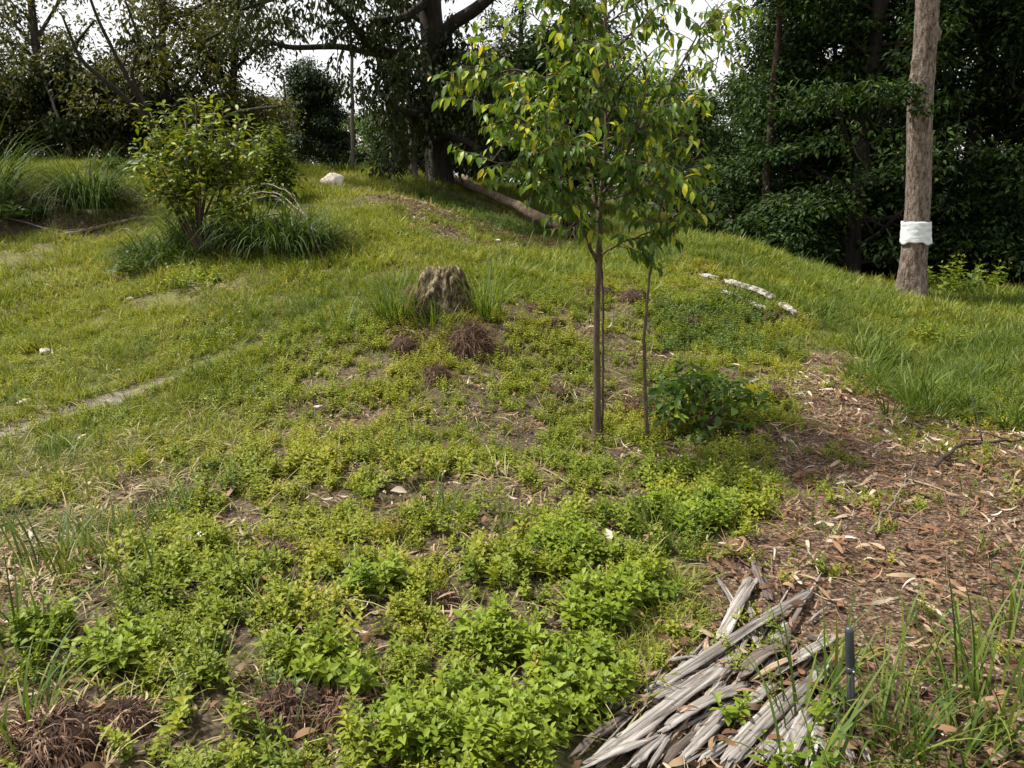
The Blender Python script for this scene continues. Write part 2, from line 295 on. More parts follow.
# ------------------------------------------------------------------ templates
def blade(buf, L, w, bend, yaw, lean, base=(0, 0), seg=3, v=.5, fold=0):
    t = np.linspace(0, 1, seg+1); th = lean+bend*t**1.3
    dz = np.cos(th)*L/seg; dr = np.sin(th)*L/seg
    r = np.concatenate([[0], np.cumsum(dr[1:])]); z = np.concatenate([[0], np.cumsum(dz[1:])])
    ww = w*.5*(1-t**2.2)*(.6+.4*np.minimum(1, t*4)); c, s = math.cos(yaw), math.sin(yaw)
    cen = np.stack([base[0]+r*c, base[1]+r*s, z], 1); sd = np.array([-s, c, 0])
    Lf = cen[:-1]+sd*ww[:-1, None]; Rt = cen[:-1]-sd*ww[:-1, None]
    v_ = np.vstack([Lf, Rt, cen[-1:]]); k = seg
    f4 = [(i, i+1, k+i+1, k+i) for i in range(k-1)]; f3 = [(k-1, 2*k, 2*k-1)]
    buf.add(v_, f3, f4, v)
def tuft(n, L, w, R, bend=(.3, 1.2), lean=(.05, .5), seg=3, vr=(0, 1)):
    b = Buf()
    for _ in range(n):
        a = random.uniform(0, 2*PI); r = R*math.sqrt(random.random())
        blade(b, random.uniform(*L), random.uniform(.7, 1.2)*w, random.uniform(*bend), a+random.gauss(0, .7), random.uniform(*lean), (r*math.cos(a), r*math.sin(a)), seg, random.uniform(*vr))
    return b.tmpl()
def leafT(hi=True, w=.52, fold=.18, droop=.22):
    def z(x, y): return abs(x)*fold*2-droop*y*y
    if hi:
        pts = [(0, 0), (-w*.42, .25), (-w*.48, .58), (0, 1), (w*.48, .58), (w*.42, .25), (0, .25), (0, .58)]
        f3 = [(0, 6, 1), (2, 7, 3), (0, 5, 6), (4, 3, 7)]; f4 = [(1, 6, 7, 2), (5, 4, 7, 6)]
    else:
        pts = [(0, 0), (-w*.5, .42), (0, 1), (w*.5, .42)]; f3 = [(0, 3, 2), (0, 2, 1)]; f4 = []
    v = np.array([(x, y, z(x, y)) for x, y in pts])
    return (v, np.array(f3).reshape(-1, 3), np.array(f4, int).reshape(-1, 4), np.zeros(len(v)))
LH = leafT(True); LL = leafT(False); LS = leafT(True, .42, .12, .35); LSL = leafT(False, .45, .15, .3); LN = leafT(False, .22, .1, .3)
def put(buf, T, p, d, up, s, v): buf.inst(T, np.array([p]), basis(np.array([d], float), np.array([up], float)), np.array([s]), [v], 0)
def herb(stems, pairs, h, ls, T, spread=.5, vr=(0, 1)):
    b = Buf()
    for k in range(stems):
        az = random.uniform(0, 2*PI); ln = random.uniform(0, spread); hh = h*random.uniform(.55, 1.1); sv = random.uniform(*vr)
        d = np.array([math.cos(az)*math.sin(ln), math.sin(az)*math.sin(ln), math.cos(ln)])
        base = np.array([random.gauss(0, .015), random.gauss(0, .015), 0]); tip = base+d*hh
        sw = .0016; sd = np.array([-d[1]-.1, d[0], 0]); sd = sd/np.linalg.norm(sd)*sw
        b.add([base-sd, base+sd, tip+sd, tip-sd], None, [(0, 1, 2, 3)], .1)
        ph = random.uniform(0, PI)
        for j in range(pairs):
            t = (j+1)/pairs; p = base+d*hh*(.25+.75*t); s = ls*(1.05-.55*t**2)*random.uniform(.8, 1.2)
            el = .15+.75*t**2; a0 = ph+j*PI/2
            for sg in (0, PI):
                a = a0+sg+random.gauss(0, .25); dd = np.array([math.cos(a)*math.cos(el), math.sin(a)*math.cos(el), math.sin(el)])
                put(b, T, p, dd, (random.gauss(0, .2), random.gauss(0, .2), 1), s, np.clip(sv*.6+.25*t+random.uniform(0, .25)+(.5 if random.random() < .05 else 0), 0, 1))
    return b.tmpl()
def ribbon_curl(L, w, curl, twist, seg=3, v=.5):
    b = Buf(); t = np.linspace(0, 1, seg+1); th = curl*(t-.5); x = np.cumsum(np.cos(th))/seg*L; z = np.cumsum(np.sin(th))/seg*L; x -= x.mean(); z -= z.min()
    ww = w*.5*np.sin(PI*(t*.86+.07))**.6; a = twist*(t-.5)
    l = np.stack([x, ww*np.cos(a), z+ww*np.sin(a)], 1); r = np.stack([x, -ww*np.cos(a), z-ww*np.sin(a)], 1)
    b.add(np.vstack([l, r]), None, [(i, i+1, seg+2+i, seg+1+i) for i in range(seg)], v); return b.tmpl()

def scatter_pts(n, x0, x1, y0, y1, fn):
    x = rng.uniform(x0, x1, n); y = rng.uniform(y0, y1, n)
    vis = (np.abs(x) < y*.72+1.3); x = x[vis]; y = y[vis]
    k = rng.random(len(x)) < fn(x, y); return x[k], y[k]
def ground_inst(buf, Ts, x, y, s, V, tilt=.2, dz=-.004):
    z = H(x, y)+dz; P = np.stack([x, y, z], 1); idx = rng.integers(0, len(Ts), len(x))
    for k, T in enumerate(Ts):
        m = idx == k; ground_inst_one(buf, T, P[m], s[m], V[m], tilt)
def ground_inst_one(buf, T, P, s, V, tilt): buf.inst(T, P, upright(len(P), tilt), s, V)
XTUFT = [(55,748,.17),(125,722,.10),(290,715,.12),(340,718,.10),(275,565,.10),(471,352,.2),(438,380,.13),(572,536,.06),(405,350,.1),(600,765,.12),(640,735,.12),(665,708,.1),(620,752,.1),(690,690,.1),(590,775,.1)]
XT = [(G(a, b)[:2], r) for a, b, r in XTUFT]
def clear(x, y):
    m = np.ones(len(x))
    for c, r in XT: m = m*(((x-c[0])**2+(y-c[1])**2) > r*r)
    return m
clump = lambda x, y, sc=.35, o=0.: fbm(x, y, sc, 3, o)

# herb cover -----------------------------------------------------------------
LV = leafT(True, .34, .1, .45); LR = leafT(True, .72, .15, .2)
HB_near = [herb(4, 5, .14, .036, LH) for _ in range(4)]+[herb(3, 6, .16, .040, LV, .6) for _ in range(2)]+[herb(5, 4, .09, .026, LR, .9) for _ in range(2)]+[herb(6, 4, .10, .020, LH, .9) for _ in range(3)]
HB_far = [herb(3, 4, .13, .032, LL) for _ in range(3)]+[herb(4, 4, .08, .022, LL, .9) for _ in range(3)]
def f_cov(x, y):
    lit, cov, tall, rg, brn_shade, stw, b, mud, frs = masks(x, y)
    c = clump(x, y, .28, 21.)
    c2 = clump(x, y, .13, 25.)
    mud = np.maximum(mud, 1-sm(.1, .2, polyd(x, y, _mud)))
    other = .40*(1-cov)*(1-lit)*(1-frs)*sm(.46, .6, clump(x, y, .5, 27.))*(1-np.clip(mud*2, 0, 1))
    return clear(x, y)*(cov*sm(.42, .57, c*.4+c2*.6)+other)*(1-np.clip(b*1.1-.1, 0, 1)*.9)*(1-.65*stw)
bn = Buf(); x, y = scatter_pts(17000, -3.6, 3.6, 1.35, 4.6, f_cov)
pv = clump(x, y, .6, 5.); ground_inst(bn, HB_near, x, y, rng.uniform(.45, 1.05, len(x))*(.45+1.05*clump(x, y, .3, 31.)), np.clip((pv-.5)*1.5+.47+rng.normal(0, .14, len(x)), 0, 1), .35)
tag(bn.build('ground_cover', M['cover']), 'bright yellow-green small-leaved weeds carpeting the foreground', 'ground cover', kind='stuff')
print('near herbs', len(x))
bf = Buf(); x, y = scatter_pts(105000, -6, 5.5, 4.4, 12.5, f_cov)
pv = clump(x, y, .8, 6.); ground_inst(bf, HB_far, x, y, rng.uniform(.4, 1.0, len(x)), np.clip(.1+pv*1.0+rng.normal(0, .1, len(x)), 0, 1), .35)
tag(bf.build('ground_cover', M['cover']), 'small-leaved green weeds covering the mound behind the sapling', 'ground cover', kind='stuff')
print('far herbs', len(x))
# lush larger-leaved patches
HB_l = [herb(3, 5, .17, .052, LH, .35) for _ in range(5)]
LUSH = [(G(a, b)[:2], r*.9) for a, b, r in [(575,690,.24),(540,740,.24),(590,620,.2),(640,600,.12),(420,745,.2),(480,720,.15),(120,660,.14),(50,640,.12),(510,650,.16),(330,690,.22),(380,590,.15),(570,560,.2),(690,520,.25),(600,755,.12)]]
DARKC_SHADE = [(G(a, b)[:2], r) for a, b, r in [(470,215,.8),(520,232,.7),(440,200,.8),(720,340,.8),(740,310,.5),(690,400,.35),(280,710,.12)]]  # blobs on the mound flank use dark weeds in place of shade
def blobs(x, y, Bs):
    m = np.zeros(len(x))
    for c, r in Bs: m = np.maximum(m, np.exp(-((x-c[0])**2+(y-c[1])**2)/r**2))
    return m
bl = Buf(); x, y = scatter_pts(26000, -3.2, 2.2, 1.4, 4.5, lambda x, y: sm(.4, .75, blobs(x, y, LUSH)+.7*(clump(x, y, .16, 9.)-.5))*.42*(1-masks(x, y)[0])*clear(x, y))
ground_inst(bl, HB_l, x, y, rng.uniform(.6, 1.1, len(x)), rng.random(len(x)), .3)
tag(bl.build('ground_cover', M['lush']), 'fresh light green broad-leaved weeds in thick patches', 'ground cover', kind='stuff')
bd = Buf(); x, y = scatter_pts(90000, -4.5, 4.5, 2, 17, lambda x, y: sm(.4, .8, blobs(x, y, DARKC_SHADE)+.9*(clump(x, y, .25, 9.)-.5))*.6*(1-masks(x, y)[0]))
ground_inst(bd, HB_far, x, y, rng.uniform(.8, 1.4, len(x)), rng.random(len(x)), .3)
tag(bd.build('ground_cover', M['dcover']), 'darker green low creepers, those on the right flank of the mound colouring in its shade', 'ground cover', kind='stuff')

# turf -----------------------------------------------------------------------
TF = [tuft(9, (.03, .10), .0055, .035, (.3, 1.4), (.05, .8)) for _ in range(8)]
TFW = [tuft(8, (.05, .14), .009, .06, (.3, 1.4), (.05, .8), 3) for _ in range(8)]
def f_turf(x, y):
    lit, cov, tall, rg, brn_shade, stw, b, mud, frs = masks(x, y)
    return np.clip(1-cov*.85, 0, 1)*(1-lit*.97)*(1-.9*brn_shade)*(1-np.clip(b*1.1, 0, 1)*.9)*(1-np.clip(mud*1.5, 0, 1))*(1-frs*.9)*np.maximum(sm(.09, .2, polyd(x, y, _mud)+.12*(clump(x, y, .2, 3.)-.5)), sm(6.6, 7.6, y))*(.12+.88*sm(.38, .58, clump(x, y, .5, 41.)*.6+.4*clump(x, y, .12, 44.)))*(1-.45*stw)
bt = Buf(); x, y = scatter_pts(90000, -6.5, 7, 2.2, 8.5, f_turf); ground_inst(bt, TF, x, y, rng.uniform(.6, 1.5, len(x))*(.5+1.0*clump(x, y, .4, 46.)), np.clip(clump(x, y, .9, 51.)*1.1+rng.normal(0, .2, len(x)), 0, 1), .4)
print('turf near', len(x)); tag(bt.build('grass', M['turf']), 'short yellow-green turf on the near left slope', 'grass', kind='stuff')
bt = Buf(); x, y = scatter_pts(150000, -15, 14, 8.5, 22, f_turf); ground_inst(bt, TFW, x, y, rng.uniform(.7, 1.6, len(x))*(.4+1.2*clump(x, y, .5, 46.)), np.clip(clump(x, y, 1.3, 51.)*1.15+rng.normal(0, .2, len(x)), 0, 1), .4)
print('turf far', len(x)); tag(bt.build('grass', M['turf']), 'patchy olive green turf on the hillside', 'grass', kind='stuff')
# medium & tall grass
TM = [tuft(9, (.12, .30), .008, .05, (.4, 1.5), (.03, .45), 4) for _ in range(8)]
TT = [tuft(10, (.2, .48), .011, .07, (.5, 1.7), (.03, .4), 4) for _ in range(8)]
MEDG = [(G(a, b)[:2], r) for a, b, r in [(250,335,.7),(330,310,.7),(540,290,.9),(610,270,1.),(500,265,1.),(220,390,.5),(120,420,.5),(380,300,.6),(650,540,.3),(120,520,.3)]]
def f_med(x, y):
    lit, cov, tall, rg, brn_shade, stw, b, mud, frs = masks(x, y)
    base = .22*(1-cov)*(1-lit)*sm(.45, .6, clump(x, y, .8, 61.))+.06*cov*sm(.45, .6, clump(x, y, .5, 62.))
    base = base+.4*sm(.3, .8, blobs(x, y, MEDG)+.8*(clump(x, y, .3, 66.)-.5))
    return (np.clip(base, 0, 1)+.85*tall+.35*stw*sm(.4, .6, clump(x, y, .4, 63.)))*(1-np.clip(b, 0, 1)*.8)*(1-np.clip(mud*1.5, 0, 1))*np.maximum(sm(.08, .2, polyd(x, y, _mud)), sm(6.6, 7.6, y))*(1-frs)
bm = Buf(); x, y = scatter_pts(150000, -10, 12, 2.1, 21, f_med); sc = rng.uniform(.45, 1.1, len(x))*np.where(masks(x, y)[2] > .5, .85, .7)*(.35+1.3*clump(x, y, .35, 67.))
ground_inst(bm, TM, x, y, sc, np.clip(clump(x, y, .9, 71.)*.9+rng.normal(0, .12, len(x)), 0, 1), .25)
print('medium', len(x)); tag(bm.build('grass', M['grass']), 'medium green grass on the ridge and in the meadow', 'grass', kind='stuff')
bg = Buf(); x, y = scatter_pts(26000, 1.5, 9, 4.5, 10, lambda x, y: masks(x, y)[3]*.6*sm(.3, .55, clump(x, y, .25, 68.)))
ground_inst(bg, TM, x, y, rng.uniform(.5, 1.3, len(x))*(.4+1.2*clump(x, y, .3, 69.)), np.clip(rng.uniform(0, .85, len(x))+.3*(rng.random(len(x)) < .08), 0, 1), .4)
tag(bg.build('grass', M['grass']), 'lush deep green grass behind the brown litter at the right', 'grass', kind='stuff')
# straw
TS = [tuft(7, (.08, .28), .006, .06, (.5, 1.8), (.6, 1.45), 4) for _ in range(8)]
def f_straw(x, y):
    lit, cov, tall, rg, brn_shade, stw, b, mud, frs = masks(x, y)
    return .55*stw+.5*np.clip(b, 0, 1)*(1-lit)+.13*(1-lit)+.12*tall
bs = Buf(); x, y = scatter_pts(32000, -8, 6, 1.5, 15, f_straw); ground_inst(bs, TS, x, y, rng.uniform(.4, 1.1, len(x)), rng.random(len(x)), .3, .0)
tag(bs.build('dry_grass', M['straw']), 'flattened straw-coloured dry grass among the green', 'dry grass', kind='stuff')
# litter
LT = [ribbon_curl(random.choice([random.uniform(.03, .06), random.uniform(.06, .12)]), random.uniform(.006, .021), random.uniform(-2.2, 2.2), random.uniform(-2, 2), 4, random.random()) for _ in range(14)] + \
     [ribbon_curl(random.uniform(.08, .2), random.uniform(.002, .006), random.uniform(-1.8, 1.8), random.uniform(-1, 1), 4, random.random()) for _ in range(10)]
def f_lit(x, y):
    lit, cov, tall, rg, brn_shade, stw, b, mud, frs = masks(x, y)
    return np.clip(lit*(.35+.65*sm(.35, .5, clump(x, y, .3, 81.)))+.55*np.clip(b, 0, 1)*(1-lit)+.35*brn_shade+.05*cov+.02*(y < 8)+.10*(y > 9)*sm(.48, .6, clump(x, y, .7, 83.))*(1-tall), 0, 1)
bt = Buf(); x, y = scatter_pts(150000, -6, 7, 1.4, 15, f_lit)
zz = H(x, y)+rng.uniform(-.004, .04, len(x))*(.3+1.4*clump(x, y, .25, 85.)); idx = rng.integers(0, len(LT), len(x)); Rr = np.matmul(rotz(rng.uniform(0, 6.28, len(x))), np.matmul(rotx(rng.normal(0, .7, len(x))), np.swapaxes(rotz(rng.normal(0, .3, len(x))), 1, 2)))
lv = np.clip(.9*(clump(x, y, .3, 91.)-.5)+.28+.5*rng.random(len(x))+.35*(rng.random(len(x)) < .05), 0, 1)
for k, T in enumerate(LT):
    mk = idx == k; bt.inst(T, np.stack([x, y, zz], 1)[mk], Rr[mk], rng.uniform(.5, 1.25, mk.sum())*np.where(y[mk] > 8, 1.3, 1), lv[mk], .3)
print('litter', len(x)); tag(bt.build('leaf_litter', M['litter']), 'reddish brown curled dead leaves and bark chips covering the ground', 'leaf litter', kind='stuff')
LT2 = [ribbon_curl(random.uniform(.07, .15), random.uniform(.014, .034), random.uniform(-2.6, 2.6), random.uniform(-1.5, 1.5), 6, random.random()) for _ in range(10)]
bt = Buf(); x, y = scatter_pts(5200, -4, 6.5, 1.5, 11, lambda x, y: np.clip(masks(x, y)[0]*.45*sm(.4, .6, clump(x, y, .4, 84.))+.03+.12*masks(x, y)[6], 0, 1))
zz = H(x, y)+rng.uniform(.008, .03, len(x)); idx = rng.integers(0, len(LT2), len(x)); Rr = np.matmul(rotz(rng.uniform(0, 6.28, len(x))), rotx(rng.normal(0, .5, len(x))))
for k, T in enumerate(LT2):
    mk = idx == k; bt.inst(T, np.stack([x, y, zz], 1)[mk], Rr[mk], rng.uniform(.45, 1.0, mk.sum()), np.clip(rng.beta(1.6, 2.0, mk.sum()), 0, 1), .0)
tag(bt.build('leaf_litter', M['litter']), 'larger curled tan and grey bark flakes lying over the finer litter', 'leaf litter', kind='stuff')
# little weeds in the litter
bw = Buf(); x, y = scatter_pts(9000, .6, 5, 1.6, 7, lambda x, y: masks(x, y)[0]*sm(.53, .66, clump(x, y, .4, 95.))*.7)
ground_inst(bw, HB_far, x, y, rng.uniform(.4, .8, len(x)), rng.random(len(x)), .3)
tag(bw.build('ground_cover', M['cover']), 'thin green seedlings growing through the brown litter', 'ground cover', kind='stuff')
# small pebbles
def rockT(seed, sub=1, flat=.6, rough=.25):
    r = np.random.default_rng(seed); import bmesh
    bmm = bmesh.new(); bmesh.ops.create_icosphere(bmm, subdivisions=sub, radius=1); vs = np.array([v.co[:] for v in bmm.verts]); fs = np.array([[v.index for v in f.verts] for f in bmm.faces]); bmm.free()
    dirs = r.normal(size=(9, 3)); dirs /= np.linalg.norm(dirs, axis=1)[:, None]; cut = r.uniform(.55, .95, 9)
    for d, c in zip(dirs, cut):
        e = vs@d-c; vs = vs-np.clip(e, 0, None)[:, None]*d*.85
    vs += r.normal(0, rough*.05, vs.shape); vs = vs*np.array([1, r.uniform(.65, .95), flat])
    return (vs, fs, np.zeros((0, 4), int), np.full(len(vs), .5))
RT = [rockT(s, 1) for s in range(6)]
bc = Buf(); x, y = scatter_pts(26000, -5, 5, 1.5, 11, lambda x, y: .25+.6*np.clip(masks(x, y)[6], 0, 1))
ground_inst(bc, RT, x, y, rng.uniform(.004, .02, len(x))*rng.uniform(.4, 1, len(x)), rng.random(len(x)), .5, .003)
tag(bc.build('soil_clods', M['clod']), 'small brown crumbs of soil between the weeds', 'soil', kind='stuff')
bp = Buf(); x, y = scatter_pts(5000, -3.5, 4.5, 1.7, 9, lambda x, y: .03+.5*np.clip(m_bare(x, y), 0, 1))
ground_inst(bp, RT, x, y, rng.uniform(.003, .010, len(x)), rng.random(len(x)), .5, .004)
tag(bp.build('gravel', M['stone']), 'tiny white gravel chips on bare soil', 'gravel', kind='stuff')

# ------------------------------------------------------------------ individual ground objects
def gp(px, py): return G(px, py)
def mesh_at(buf, name, mat, loc, label, cat, group=None, smooth=False):
    return tag(buf.build(name, mat, loc=np.array(loc, float), smooth=smooth), label, cat, group)
def rand_rot(n): return np.matmul(rotz(rng.uniform(0, 6.28, n)), np.matmul(rotx(rng.uniform(-.5, .5, n)), rotz(rng.uniform(0, 6.28, n))))

def stone(px, py, size, label, name='stone', mat='stone', group=None, flat=.6, seed=1, rz=0):
    p = gp(px, py); b = Buf(); T = rockT(seed, 3, flat, .5)
    v = T[0]*size*.5; v = v+(fbm(v[:, 0]+seed*3, v[:, 1]+v[:, 2]*1.3, size*.22, 3)[:, None]-.5)*T[0]*size*.22
    b.add(v@rotz(rz).T, T[1], None, .5); o = b.build(name, M[mat], smooth=False); o.location = (p[0], p[1], p[2]+size*.5*flat*.45)
    return tag(o, label, 'boulder' if name == 'boulder' else 'stone', group)
stone(333, 186, .47, 'pale beige boulder alone on the crest of the hill', 'boulder', 'rock', flat=.72, seed=21, rz=.4)
for i, (px, py, s, lb) in enumerate([(320,409,.10,'white flat stone on the bare patch left of the mound'),(24,404,.13,'long pale stone beside the wet rut at the left edge'),(45,353,.14,'elongated pale stone in the turf above the rut'),
    (80,509,.05,'round whitish pebble in dry grass at the left'),(10,579,.045,'round white pebble on bare soil at the left edge'),(130,300,.10,'small pale stone in the turf below the shrub'),
    (185,352,.06,'small pale stone at the upper end of the rut'),(120,371,.07,'pale chip of stone at the end of the rut'),(695,372,.05,'white stone above the low bush'),
    (483,548,.035,'white pebble in the soil below the grass clump'),(700,497,.05,'white pebble right of the sapling foot'),(640,452,.035,'tiny white pebble at the foot of the thin sapling'),(155,330,.08,'brownish stone in the left turf'),(690,585,.03,'white pebble above the grey bark strips')]):
    stone(px, py, s, lb, seed=30+i, flat=.45, rz=i*1.3)

# grass clumps (countable tussocks of long blades)
def clump_grass(px, py, n, L, w, R, label, mat='grass', name='grass_clump', bend=(.3, 1.6), lean=(.02, .45), group='clumps of long grass', seg=6, vr=(0, .85)):
    p = gp(px, py); T = tuft(n, L, w, R, bend, lean, seg, vr); b = Buf(); b.add(T[0], T[1], T[2], T[3])
    o = b.build(name, M[mat]); o.location = (p[0], p[1], p[2]-.01); return tag(o, label, 'grass clump', group)
CG = [(396,320,190,(.25,.62),.010,.20,'dense upright grass clump left of the rotten stump'),(487,320,80,(.3,.85),.012,.13,'tall arching grass clump right of the rotten stump'),
 (438,326,110,(.15,.45),.009,.22,'thin grass growing in front of the stump'),(345,330,60,(.15,.4),.010,.25,'wide grass clump left of the mound'),(440,520,34,(.12,.36),.008,.09,'grass clump on bare soil below the mound'),
 (657,545,46,(.12,.34),.009,.12,'grass clump on the slope below the thin sapling'),(820,530,30,(.04,.10),.005,.09,'small tuft of short grass on the brown litter'),(240,590,14,(.15,.34),.009,.05,'few long blades beside the brown root hole'),
 (150,610,20,(.15,.45),.011,.12,'loose long-bladed grass in the left foreground'),(55,470,30,(.12,.3),.008,.15,'grass clump by the straw patch at left'),(120,560,22,(.15,.4),.010,.1,'grass clump behind the left foreground weeds'),
 (215,690,12,(.15,.35),.009,.05,'thin grass blades over the brown tuft at bottom left'),(10,740,34,(.2,.5),.010,.14,'grass clump in the bottom left corner'),(290,760,18,(.12,.3),.007,.08,'thin grass at the bottom edge left of centre'),
 (255,470,12,(.1,.25),.008,.05,'small grass clump left of the bare patch'),(360,500,10,(.2,.4),.007,.05,'sparse upright grass by the bare patch'),(470,640,6,(.1,.25),.007,.04,'few grass blades in the middle of the weeds'),
 (690,530,50,(.12,.3),.008,.08,'low grass clump left of the litter'),(1000,500,60,(.06,.16),.006,.2,'short grass patch at the right edge of the litter'),(735,300,40,(.12,.3),.008,.25,'grass around the bleached boards'),(60,570,46,(.15,.42),.009,.16,'long grass leaning over the bare soil at left'),(175,520,30,(.12,.32),.008,.12,'grass clump at the right end of the straw patch'),(20,660,36,(.18,.45),.010,.14,'long grass at the left edge above the corner tuft'),(300,640,14,(.15,.35),.008,.08,'few grass blades between foreground weeds'),(400,470,26,(.15,.36),.007,.1,'upright grass clump right of the bare patch'),(470,430,22,(.12,.3),.007,.12,'thin grass clump below the conical tuft'),(250,320,40,(.15,.35),.009,.25,'grass clump in the meadow below the shrub'),(520,250,40,(.15,.4),.010,.3,'taller grass clump below the fallen trunk'),(560,262,30,(.15,.35),.010,.3,'taller grass left of the sapling trunk'),
 (310,262,40,(.15,.4),.01,.3,'grass clump in front of the dead twigs'),(225,400,16,(.15,.3),.008,.1,'grass clump beside the left meadow path'),(990,560,40,(.06,.2),.006,.16,'short weeds of grass at right in the litter')]
for px, py, n, L, w, R, lb in CG: clump_grass(px, py, n, L, w, R, lb)
# foreground right blades
for i, (px, py, n, L, w, R, lb) in enumerate([(805,735,26,(.22,.5),.009,.1,'long thin blades rising through the grey bark pile'),(835,700,14,(.25,.55),.011,.06,'long upright blades left of the black stake'),
    (885,755,40,(.2,.45),.009,.1,'long arching blades right of the black stake'),(1000,720,90,(.2,.5),.010,.16,'tall grass clump in the bottom right corner'),(950,768,80,(.15,.4),.009,.16,'grass clump at the bottom edge right of the stake'),
    (1040,640,40,(.2,.5),.010,.16,'tall grass at the right edge of the litter'),(900,690,26,(.15,.45),.008,.1,'sparse thin blades over the brown litter'),(930,640,20,(.1,.3),.006,.1,'few fine blades far from the stake'),(800,790,12,(.25,.5),.014,.1,'broad arching blades over the bark strips')]):
    clump_grass(px, py, n, L, w, R, lb, bend=(.2, 1.9), group='long grass of the bottom right')
# big tussocks at the left bank
for px, py, n, L, R, lb in [(90,208,520,(.9,1.7),.36,'large drooping blue-green grass tussock on the left bank'),(-14,205,480,(1.2,2.4),.45,'large drooping grass tussock cut by the left edge'),(120,172,200,(.4,.9),.4,'grass tussock behind the drooping one on the bank'),
    (232,240,700,(.5,1.1),.8,'tall dark grass around the foot of the shrub'),(288,250,520,(.5,1.15),.55,'dark drooping grass mound right of the shrub'),(158,258,260,(.35,.75),.4,'grass growing left of the shrub foot'),(345,172,70,(.4,.9),.35,'pale upright weeds behind the boulder'),(180,262,300,(.35,.75),.6,'grass in front of the shrub foot')]:
    clump_grass(px, py, n, L, .02, R, lb, 'dgrass', 'grass_tussock', (1.0, 2.9), (.05, .75), 'big grass tussocks', 6, (0, .6))
# broad weeds
def weed(px, py, n, ls, h, label, mat='shrub', T=LH):
    p = gp(px, py); b = Buf(); HT = [herb(3, 4, h, ls, T, .8) for _ in range(4)]
    for k in range(n):
        a = random.uniform(0, 6.28); r = random.random()**.5*h*1.3
        b.inst(HT[k % 4], np.array([[r*math.cos(a), r*math.sin(a), 0]]), upright(1, .3), np.array([random.uniform(.7, 1.1)]), [random.random()])
    o = b.build('weed', M[mat]); o.location = p; return tag(o, label, 'weed', 'broad-leaved weeds')
weed(800, 755, 4, .05, .16, 'small light green weed among the grey bark strips', 'lush')
weed(150, 275, 26, .07, .3, 'leafy dark weed at the lower left of the shrub', 'dcover', LL)
weed(200, 285, 20, .06, .28, 'leafy weed in front of the shrub', 'cover', LL)
weed(935, 345, 26, .06, .22, 'bright yellow-green weed in the grass under the banded tree', 'cover', LL)
weed(15, 222, 14, .2, .35, 'big-leaved weed on the left bank', 'hedge', LL)
weed(960, 292, 26, .11, .5, 'small yellow-green bush under the dark trees, leaf colour standing in for sunlight', 'shrub', LL)  # light leaf colour put here as the sunlit patch under the trees
weed(210, 175, 30, .1, .4, 'leafy bush on the bank behind the shrub', 'cover', LL)

# dead brown tussocks
def dead_tuft(px, py, w, h, n, label, vr=(0, .75), name='dead_tuft', Lf=1.0, sink=0):
    p = gp(px, py); root = empty(name, p); tag(root, label, 'dead tuft', 'dead brown grass tufts')
    T = rockT(int(px+py), 3, 1, 1); v = T[0].copy(); v = v*(1+.25*(fbm(v[:, 0]*3+px, v[:, 1]*3+v[:, 2]*2, 1, 3)[:, None]-.5)); v = v*np.array([w*.42, w*.42, h*.8]); v[:, 2] = v[:, 2]*(v[:, 2] > 0)+.3*v[:, 2]*(v[:, 2] <= 0)-sink
    b = Buf(); b.add(v, T[1], None, .3); b.build('root_ball', M['core'], root, smooth=False)
    b = Buf()
    for k in range(n):
        a = random.uniform(0, 2*PI); el = math.acos(random.random()); d = np.array([math.cos(a)*math.sin(el), math.sin(a)*math.sin(el), math.cos(el)])
        q = d*np.array([w*.42, w*.42, h*.8])*random.uniform(.8, 1.02); L = random.uniform(.4, 1.1)*h*.6*Lf; ww = random.uniform(.0025, .006)*(.7+w)
        fall = np.array([d[0]*.4, d[1]*.4, random.uniform(-1.2, .15)])+np.random.normal(0, .42, 3); fall /= np.linalg.norm(fall)
        sd = np.cross(fall, d+.01); sd /= np.linalg.norm(sd)+1e-6
        m_ = q+fall*L*.5+d*L*.18; e = q+fall*L+np.array([0, 0, -.15*L]); vv = random.uniform(*vr)
        q = q-[0, 0, sink]; m_ = m_-[0, 0, sink]; e = e-[0, 0, sink]
        b.add([q-sd*ww*.5, q+sd*ww*.5, m_-sd*ww*.4, m_+sd*ww*.4, e], [(2, 3, 4)], [(0, 1, 3, 2)], vv)
    b.build('dead_blades', M['dead'], root); return root
np.random.seed(4)
